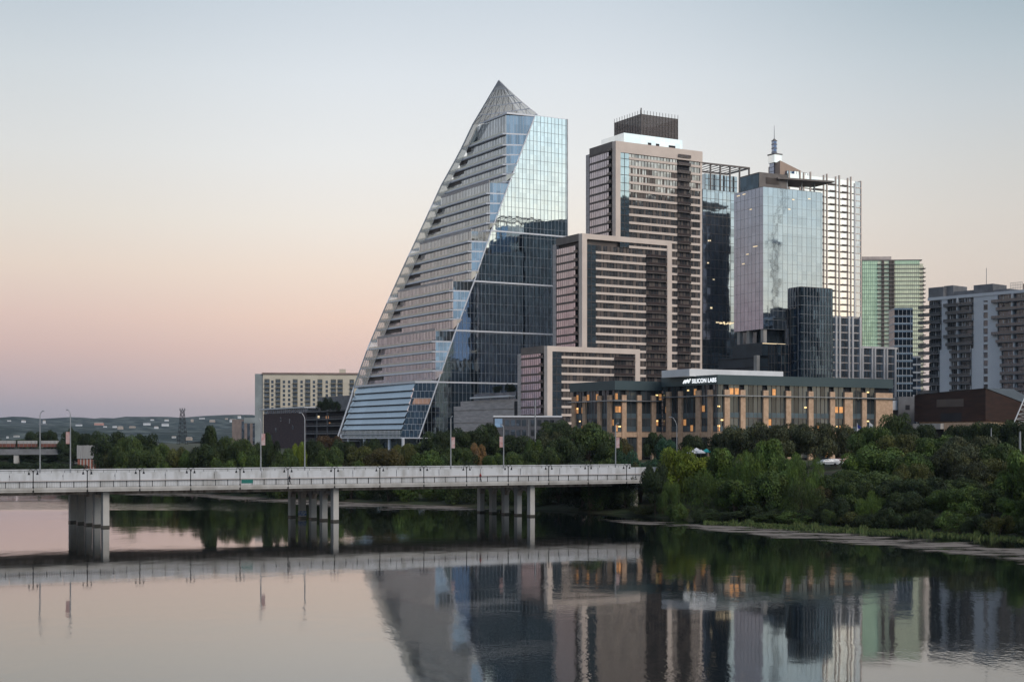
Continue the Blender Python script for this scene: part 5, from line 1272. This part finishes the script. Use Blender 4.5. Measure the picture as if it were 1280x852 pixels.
def umbrella(px, py, Y, m, lab):
    X = (px-CX)/F*Y; zt = CZ+(HY-py)/F*Y; T = thing('parasol', lab, 'parasol', (X, Y, hgt(X, Y)), 0, 'parasols before the long stone building')
    MB().tube((0,0,0), (0,0,zt-8), .05).build('pole', M['steel'], T); g = MB()
    for k in range(8):
        a, b = 2*pi*k/8, 2*pi*(k+1)/8; g.face([(1.15*cos(a),1.15*sin(a),zt-8.7),(1.15*cos(b),1.15*sin(b),zt-8.7),(0,0,zt-8)]); g.face([(1.15*cos(b),1.15*sin(b),zt-8.7),(1.15*cos(a),1.15*sin(a),zt-8.7),(1.15*cos(a),1.15*sin(a),zt-8.95),(1.15*cos(b),1.15*sin(b),zt-8.95)])
    g.build('cloth', m, T)
umbrella(864.5, 555.5, 343, M['white'], 'leftmost white parasol before the long stone building')
umbrella(870.5, 554.5, 345, M['white'], 'taller white parasol, second from the left before the stone building')
umbrella(876, 556, 342, M['white'], 'white parasol directly beside the teal one')
umbrella(883, 556, 343, M['teal'], 'teal parasol before the long stone building')
def flag(px, py, Y, cols, lab):
    X = (px-CX)/F*Y; zt = CZ+(HY-py)/F*Y; T = thing('flagpole', lab, 'flag', (X, Y, 8), 0, 'flags before the long stone building')
    MB().tube((0,0,0), (0,0,zt-8+.3), .06).build('pole', M['white'], T); g = MB()
    for k in range(6):
        x = k*.16; o = .12*(k % 2); 
        for j, (c, a, b) in enumerate(cols): g.box(x, x+.16, o, o+.03, zt-8-2.6*b-.1*k, zt-8-2.6*a-.12*k, c)
    g.build('flag_cloth', [M['blue'], M['white'], M['red']], T)
flag(1071.5, 530, 350, [(0,0,.35),(1,.35,.6),(2,.6,1)], 'drooping flag with blue top and red end, left of the two flags')
flag(1087, 528, 350, [(1,0,.6),(2,.6,1)], 'drooping mostly white flag, right of the two flags')
# ------------------------------------------------------------------ trees
def foliage_mat():
    m, nt, p = newmat('foliage'); N = nt.nodes.new; L = nt.links.new
    p.inputs['Roughness'].default_value = .65; p.inputs['Specular IOR Level'].default_value = .2
    oi = N('ShaderNodeObjectInfo'); tc = N('ShaderNodeTexCoord'); at = N('ShaderNodeAttribute'); at.attribute_name = 'tone'
    n = N('ShaderNodeTexNoise'); n.inputs['Scale'].default_value = 3.2; n.inputs['Detail'].default_value = 3; L(tc.outputs['Object'], n.inputs[0])
    mr = N('ShaderNodeMapRange'); L(n.outputs[0], mr.inputs[0]); mr.inputs[1].default_value = .35; mr.inputs[2].default_value = .7
    warm = mixrgb(nt, 1.0, oi.outputs['Color'], (1.35,1.08,.62), 'MULTIPLY')
    c = mixrgb(nt, mr.outputs[0], oi.outputs['Color'], warm)
    mul = N('ShaderNodeVectorMath'); mul.operation = 'SCALE'; L(c, mul.inputs[0]); L(at.outputs['Fac'], mul.inputs['Scale']); L(mul.outputs[0], p.inputs['Base Color'])
    return m
M['foliage'] = foliage_mat()
def crown_mesh(seed, kind):
    """unit crown: radius about 1 in plan, 0..1 tall; many small leaf faces in uneven clumps"""
    r = np.random.RandomState(seed); C_ = []
    nC = {'oak': 36, 'willow': 44, 'bush': 24, 'poplar': 28}[kind]
    for i in range(nC):
        a = r.uniform(0, 2*pi)
        if kind == 'oak': h = r.uniform(.22, .90); e = math.sqrt(max(.05, 1-((h-.45)/.55)**2)); q = e*r.uniform(.35,.86); cr = r.uniform(.19,.40); cz = h
        elif kind == 'willow': h = r.uniform(.10,.88); e = math.sqrt(max(.05, 1-((h-.35)/.65)**2)); q = e*r.uniform(.4,.86); cr = r.uniform(.15,.30); cz = h
        elif kind == 'bush': h = r.uniform(.08,.78); e = math.sqrt(max(.05, 1-(h/1.0)**2)); q = e*r.uniform(.3,.85); cr = r.uniform(.2,.36); cz = h
        else: h = r.uniform(.12,.9); e = math.sqrt(max(.05, 1-((h-.4)/.6)**2)); q = e*r.uniform(.2,.75); cr = r.uniform(.18,.32); cz = h
        C_.append((q*cos(a), q*sin(a), cz, cr))
    NL = 15000 if kind != 'bush' else 9000
    c = np.array(C_); idx = r.choice(len(c), NL, p=c[:, 3]**2/np.sum(c[:, 3]**2)); cc = c[idx]
    d = r.normal(size=(NL, 3)); d[:, 2] += .25; d /= np.linalg.norm(d, axis=1)[:, None]
    rad = cc[:, 3]*(.72+.38*r.rand(NL)**.7); hz = 1.0 if kind != 'willow' else 1.2
    zs = .62 if kind == 'oak' else .75
    p = cc[:, :3]+d*rad[:, None]*np.array([1, 1, zs*hz])
    p[:, 2] = np.maximum(p[:, 2], .0 if kind != 'oak' else .1)+r.rand(NL)*.01
    nrm = d+r.normal(size=(NL, 3))*.45; nrm /= np.linalg.norm(nrm, axis=1)[:, None]
    t = np.cross(nrm, r.normal(size=(NL, 3))); t /= np.linalg.norm(t, axis=1)[:, None]; b = np.cross(nrm, t)
    s = (.016+.036*r.rand(NL)**1.5)[:, None]; s2 = s*(.55 if kind != 'willow' else .42)
    if kind == 'willow': b = b*.5+np.array([0, 0, .0]); t = t*.6+np.array([0, 0, -.7])
    v = np.stack([p-t*s, p-b*s2*1.0, p+t*s, p+b*s2*1.0], 1).reshape(-1, 3)
    f = [tuple(range(4*i, 4*i+4)) for i in range(NL)]
    me = bpy.data.meshes.new('crown'); me.from_pydata(v.tolist(), [], f); me.materials.append(M['foliage'])
    tone = r.uniform(.55, 1.5, len(c))[idx]*(r.uniform(.75, 1.25, NL)); at = me.attributes.new('tone', 'FLOAT', 'FACE'); at.data.foreach_set('value', tone)
    tr = MB(); hb = .5
    tr.tube((0,0,-.35), (0,0,.25), .055, 0, 7, .04)
    for k in range(9):
        q = C_[r.randint(len(C_))]; tr.tube((0,0,r.uniform(.0,.25)), (q[0]*.85, q[1]*.85, q[2]), .03, 0, 5, .008)
    return me, tr.mesh('trunk', M['bark'])
PR = {k: [crown_mesh(s*17+len(k), k) for s in range(3 if k != 'oak' else 4)] for k in ('oak', 'willow', 'bush', 'poplar')}
COL = {'dk': (.021,.036,.015), 'md': (.038,.063,.021), 'gr': (.044,.078,.021), 'lm': (.088,.128,.018), 'br': (.056,.100,.024), 'ol': (.050,.060,.020), 'ru': (.060,.056,.024), 'rd': (.052,.036,.022), 'bl': (.022,.060,.040), 'gy': (.040,.050,.027), 'or': (.13,.085,.045)}
TI = 0
def tree(px, ytop, wpx, Y, kind, c, label, z0=None, name=None, fill=1.0):
    global TI
    X = (px-CX)/F*Y; g0 = hgt(X, Y) if z0 is None else z0; zt = CZ+(HY-ytop)/F*Y; H = max(zt-g0, 1.5); wr = wpx/F*Y/2*(1.25 if px > 860 and Y < 300 and not kind == 'bush' else 1.08)
    bush = kind == 'bush'
    lift = .0 if kind != 'oak' else H*.12
    T = thing(name or ('bush' if bush else 'tree'), label, 'bush' if bush else 'tree', (X, Y, g0-.1), random.uniform(0, 6.28), 'trees and bushes of the lake shore')
    cm, tm = PR[kind][TI % len(PR[kind])]; TI += 1
    j = random.uniform(.9, 1.1); cl = tuple(v*j for v in COL[c])+(1,)
    sc_ = (wr, wr*random.uniform(.8,1.0), (H-lift)/1.02)
    link('crown', cm, T, (0,0,lift), (0,0,0), sc_, cl); link('trunk', tm, T, (0,0,lift), (0,0,0), (wr*.8, wr*.8, sc_[2]))
    return T
LM = [(0,'the left edge'),(20,'the railway bridge pier'),(50,'the leftmost street lamp'),(88,'the second street lamp'),(112,'the brick shed'),(150,'the wall of trees beside the shed'),(190,'the trees before the pale hill houses'),(228,'the lattice tower'),(264,'the tall dark tree before the hills'),(309,'the green railing sign'),
      (330,'the lamp before the cream building'),(381,'the bent armed street lamp'),(430,'the left foot of the sail shaped tower'),(485,'the white stilts of the sail shaped tower'),(530,'the diagonal edge of the sail shaped tower'),(563,'the lamp before the sail shaped tower'),(600,'the orange tree'),(630,'the lamp before the dark brick block'),
      (669,'the thick pale pole'),(715,'the left corner of the smaller stone building'),(770,'the lamp before the smaller stone building'),(815,'the right end of the bridge'),(846,'the long armed lamp'),(875,'the parasols'),(920,'the lime green tree'),(960,'the willows'),(1000,'the middle of the long stone building'),(1040,'the gap with parked cars'),
      (1080,'the two flags'),(1130,'the grey utility block'),(1165,'the concrete entrance slab'),(1200,'the rust brown building'),(1239,'the short white pole'),(1275,'the stout white pole'),(1340,'the right edge of the view'),(1500,'the weed mats beyond the right edge')]
CW = {'dk':'dark green','md':'deep green','gr':'mid green','lm':'lime green','br':'bright green','ol':'olive brown','ru':'rusty brown','rd':'reddish','bl':'blue green','gy':'grey green','or':'orange'}
KW = {'oak':'broad','willow':'feathery','bush':'low','poplar':'upright'}
seen = {}
def auto(px, yt, w, kind, c, row):
    q = sorted(LM, key=lambda t: abs(t[0]-px))[0]; dxp = px-q[0]
    rel = 'in line with' if abs(dxp) < 5 else ('just left of' if dxp < 0 else 'just right of') if abs(dxp) < 14 else ('left of' if dxp < 0 else 'right of')
    sz = 'large ' if w > 48 else 'small ' if w < 24 else ''
    if q[0] == 0: rel = 'cut by' if dxp < 0 else 'right of'
    base = '%s%s %s %s %s %s' % (sz, CW[c], KW[kind], 'bush' if kind == 'bush' else 'tree', rel, q[1])
    tails = {'back': ', set back', 'mid': '', 'front': ' by the water', 'roof': ', on a roof terrace'}
    l = base+tails[row]
    alts = [', lower one', ', its top higher', ', partly hidden', ', the narrower', ', the wider', ', deeper in the foliage', ', the darkest there']
    k = 0; s = l
    while s in seen or len(s.split()) > 16:
        for p_, q_ in (('the middle of ', ''), (' shaped tower', ' tower'), ('the tall dark tree before the hills', 'the tall dark tree'), ('just ', ''), ('large ', ''), ('broad ', ''), (' by the water', ' ashore'), ('in line with', 'at')):
            if len(s.split()) > 16: s = s.replace(p_, q_)
        if s in seen: s = l+alts[k]; k += 1
        if k >= len(alts): s = l+' number'; break
    seen[s] = 1; return s
TREES = []
def t(px, yt, w, Y, kind, c, row='mid', **kw): TREES.append((px, yt, w, Y, kind, c, row, kw))
# far left, beyond the railway bridge and around the shed
for a in ((-22,546,46,700,'oak','dk'),(8,560,40,660,'oak','dk'),(38,558,36,655,'oak','dk'),(45,540,26,700,'oak','dk'),(62,538,22,700,'oak','dk'),(70,553,30,640,'oak','dk'),(92,535,34,640,'poplar','dk'),(84,552,26,610,'oak','dk'),(113,540,34,600,'oak','dk'),(140,543,46,470,'oak','dk'),
          (146,563,34,430,'oak','ol'),(158,547,40,425,'oak','md'),(160,562,38,396,'oak','md'),(184,545,42,450,'oak','dk'),(186,563,40,392,'oak','md'),(205,556,30,410,'oak','md'),(208,571,32,376,'bush','gr'),(222,562,36,380,'oak','ol'),(240,563,32,378,'oak','gr'),
          (263,534,40,385,'poplar','dk'),(262,556,44,372,'oak','dk'),(286,549,40,390,'oak','md'),(303,550,36,372,'oak','md'),(280,570,40,360,'bush','gr'),(312,566,34,352,'oak','gr'),(322,556,30,385,'oak','dk'),(-10,557,44,640,'oak','dk'),(12,562,36,625,'oak','dk'),(33,563,40,625,'oak','dk'),(52,560,40,630,'oak','dk'),(72,562,36,620,'oak','dk'),(25,549,40,760,'oak','dk'),(5,550,40,780,'oak','dk'),(92,560,34,600,'oak','dk'),(28,572,50,618,'bush','dk'),(60,574,50,630,'bush','dk'),(108,590,50,490,'bush','md')): t(*a)
# behind the bridge, before the sail-shaped tower
for a in ((339,543,30,362,'poplar','dk'),(358,562,34,345,'oak','md'),(372,555,22,356,'oak','lm'),(350,572,40,332,'bush','md'),(394,553,38,360,'oak','dk'),(412,545,36,420,'oak','rd'),(410,560,40,346,'oak','md'),(430,550,34,405,'oak','dk'),(447,559,38,380,'oak','ol'),(466,549,30,400,'oak','dk'),
          (420,575,40,322,'bush','br'),(446,574,38,320,'bush','br'),(384,574,40,330,'bush','md'),(482,561,44,345,'oak','ru'),(502,556,36,365,'oak','ol'),(518,553,34,380,'oak','md'),(550,541,48,372,'oak','dk'),(535,564,50,322,'oak','gr'),(505,573,36,315,'bush','md'),(583,536,46,385,'oak','dk'),
          (607,532,40,395,'oak','dk'),(572,560,44,335,'oak','md'),(599,556,24,345,'oak','or'),(617,567,34,322,'oak','gr'),(644,546,44,375,'oak','dk'),(664,551,34,340,'poplar','gr'),(640,566,44,330,'oak','md'),(590,572,44,312,'bush','dk'),(655,572,40,310,'bush','md'),(688,541,40,345,'oak','gy'),
          (690,527,50,470,'oak','dk'),(676,560,44,325,'oak','md'),(630,545,40,400,'oak','dk'),(736,530,66,345,'oak','md'),(706,548,50,330,'oak','dk'),(762,550,40,330,'oak','md'),(722,565,50,300,'bush','dk'),(778,549,28,345,'oak','ru'),(785,561,46,305,'bush','bl'),(790,573,34,290,'bush','ol'),
          (757,570,44,298,'bush','md'),(818,541,28,365,'oak','dk'),(834,549,32,345,'oak','bl'),(812,570,30,300,'bush','bl')): t(*a)
# under the bridge line, along the far water edge
for px in range(-30, 800, 26):
    Y = interp(px, [-300,0,60,100,140,300,450,600,700,800], [622,593,553,470,408,346,311,289,277,257])+5+random.uniform(-2,3)
    t(px+random.uniform(-6,6), random.uniform(584,596) if px > 120 else random.uniform(572,580), 46, Y, 'bush', random.choice(['dk','md','dk','gr' if px > 380 else 'dk']), 'front')
# before the long stone building
for a in ((866,545,34,352,'oak','dk'),(905,541,40,345,'oak','dk'),(930,534,60,335,'oak','gy'),(962,529,60,330,'oak','gy'),(990,532,50,340,'oak','gy'),(1018,530,56,330,'oak','gy'),(1045,533,50,335,'oak','gy'),(1066,537,40,345,'oak','dk')): t(*a, 'back')
# near bank
for a in ((849,562,58,268,'oak','lm'),(819,582,36,255,'oak','dk'),(828,596,30,256,'oak','dk'),(875,568,54,272,'oak','lm'),(838,604,34,252,'willow','gr'),(846,628,40,248,'bush','gr'),(903,562,60,262,'poplar','br'),(932,568,50,256,'willow','br'),(885,590,60,255,'willow','gr'),(918,600,60,248,'poplar','gr'),
          (958,552,58,258,'poplar','br'),(984,567,52,250,'poplar','br'),(1006,573,52,244,'willow','br'),(960,590,60,243,'poplar','gr'),(1004,600,48,236,'willow','md'),(880,636,40,243,'bush','dk'),(908,640,34,240,'bush','md'),(940,630,50,239,'bush','dk'),(975,634,44,235,'bush','dk'),(1012,634,40,230,'bush','dk'),
          (1040,596,40,245,'oak','md'),(1060,588,50,248,'oak','md'),(1040,618,44,230,'bush','dk'),(1024,608,28,238,'oak','ru'),(1066,622,46,226,'bush','dk'),(1092,534,60,300,'oak','gr'),(1106,560,70,262,'oak','gr'),(1076,568,48,262,'oak','br'),(1125,545,54,290,'oak','ol'),(1138,566,50,258,'oak','gr'),
          (1100,590,60,242,'oak','md'),(1070,600,40,236,'oak','md'),(1089,617,34,224,'willow','br'),(1122,600,50,235,'oak','dk'),(1128,615,44,222,'oak','dk'),(1112,633,40,219,'bush','dk'),(1120,520,44,350,'oak','md'),(1148,531,44,330,'oak','dk'),(1150,548,50,290,'oak','md'),(1168,545,50,288,'oak','gr'),
          (1166,570,44,262,'oak','dk'),(1197,532,36,345,'oak','dk'),(1222,529,40,335,'oak','dk'),(1250,526,48,330,'oak','dk'),(1278,528,44,325,'oak','dk'),(1214,546,70,262,'oak','gy'),(1242,556,56,258,'oak','md'),(1196,562,56,256,'oak','gy'),(1222,580,60,240,'oak','gy'),(1250,574,50,240,'oak','ol'),
          (1180,612,50,222,'oak','gr'),(1204,608,54,218,'oak','gr'),(1160,598,50,232,'oak','dk'),(1190,636,50,212,'bush','gr'),(1225,640,46,208,'bush','dk'),(1150,634,40,216,'bush','dk'),(1240,610,50,220,'oak','dk'),(1282,565,62,220,'oak','br'),(1262,588,40,222,'oak','gr'),(1270,622,44,210,'oak','br'),
          (1250,640,46,205,'bush','ol'),(1290,640,46,200,'bush','md'),(1320,570,70,205,'oak','gr'),(1360,580,80,195,'oak','md'),(1080,640,36,220,'bush','dk'),(1140,580,40,246,'oak','ol'),(1210,598,40,232,'oak','dk'),(1052,640,34,226,'bush','md')): t(*a)
for px in range(800, 1330, 40):
    Y = interp(px, [800,900,1000,1150,1280,1330], [257,239,228,215,201,196])+random.uniform(22,40)
    t(px, interp(px, [800,1300],[590,605]), 60, Y, 'oak', 'md', 'back')
for i in range(14):
    px = 812+i*37+random.uniform(-6,6); Y = interp(px, [800,900,1000,1150,1280,1330], [257,239,228,215,201,196])+random.uniform(.5,4)
    t(px, interp(px,[800,1300],[628,648])+random.uniform(-5,5), random.uniform(28,58), Y, 'bush', random.choice(['md','dk','ol','gr']), 'front')
for a in ((1400,585,80,190,'oak','md'),(1440,560,90,230,'oak','dk'),(1480,600,90,165,'oak','gr'),(1530,570,100,200,'oak','dk'),(1580,610,110,150,'oak','md'),(1640,580,110,180,'oak','gr'),(1400,540,70,300,'oak','dk'),(1500,540,80,290,'oak','dk'),(1600,545,80,270,'oak','md'),(1700,560,90,240,'oak','dk')): t(*a)
for (px, yt, w, Y, kind, c, row, kw) in TREES: tree(px, yt, w, Y, kind, c, auto(px, yt, w, kind, c, row), **kw)
# planting on roofs
def roof_tree(px, yt, w, Y, zb, c, lab): tree(px, yt, w, Y, 'bush', c, lab, z0=zb)
roof_tree(401, 500, 14, 820, CZ+(HY-513)/F*820, 'dk', 'dark tree on the roof terrace of the dark brick building, the left one')
roof_tree(411, 496, 18, 815, CZ+(HY-513)/F*815, 'dk', 'dark tree on the roof terrace of the dark brick building, the tallest')
roof_tree(421, 500, 12, 810, CZ+(HY-513)/F*810, 'dk', 'dark tree on the roof terrace of the dark brick building, the right one')
roof_tree(622, 481, 16, 615, CZ+(HY-490)/F*615, 'dk', 'dark shrub above the white canopy of the layered stone building, left one')
roof_tree(638, 479, 20, 610, CZ+(HY-490)/F*610, 'dk', 'dark shrub above the white canopy of the layered stone building, right one')
# ------------------------------------------------------------------ air
def haze():
    mb = MB().box(-7000, 7000, -400, 7500, -4.2, 330); m = bpy.data.materials.new('air'); m.use_nodes = True; nt = m.node_tree; nt.nodes.clear()
    o = nt.nodes.new('ShaderNodeOutputMaterial'); v = nt.nodes.new('ShaderNodeVolumePrincipled'); nt.links.new(v.outputs[0], o.inputs['Volume'])
    v.inputs['Color'].default_value = (.72,.84,1,1); v.inputs['Density'].default_value = HAZE; v.inputs['Anisotropy'].default_value = .2
    x = mb.build('haze', m); x['kind'] = 'stuff'; x['label'] = 'thin morning haze over the lake and hills'; x['category'] = 'haze'
HAZE = 3.2e-5
if HAZE: haze()
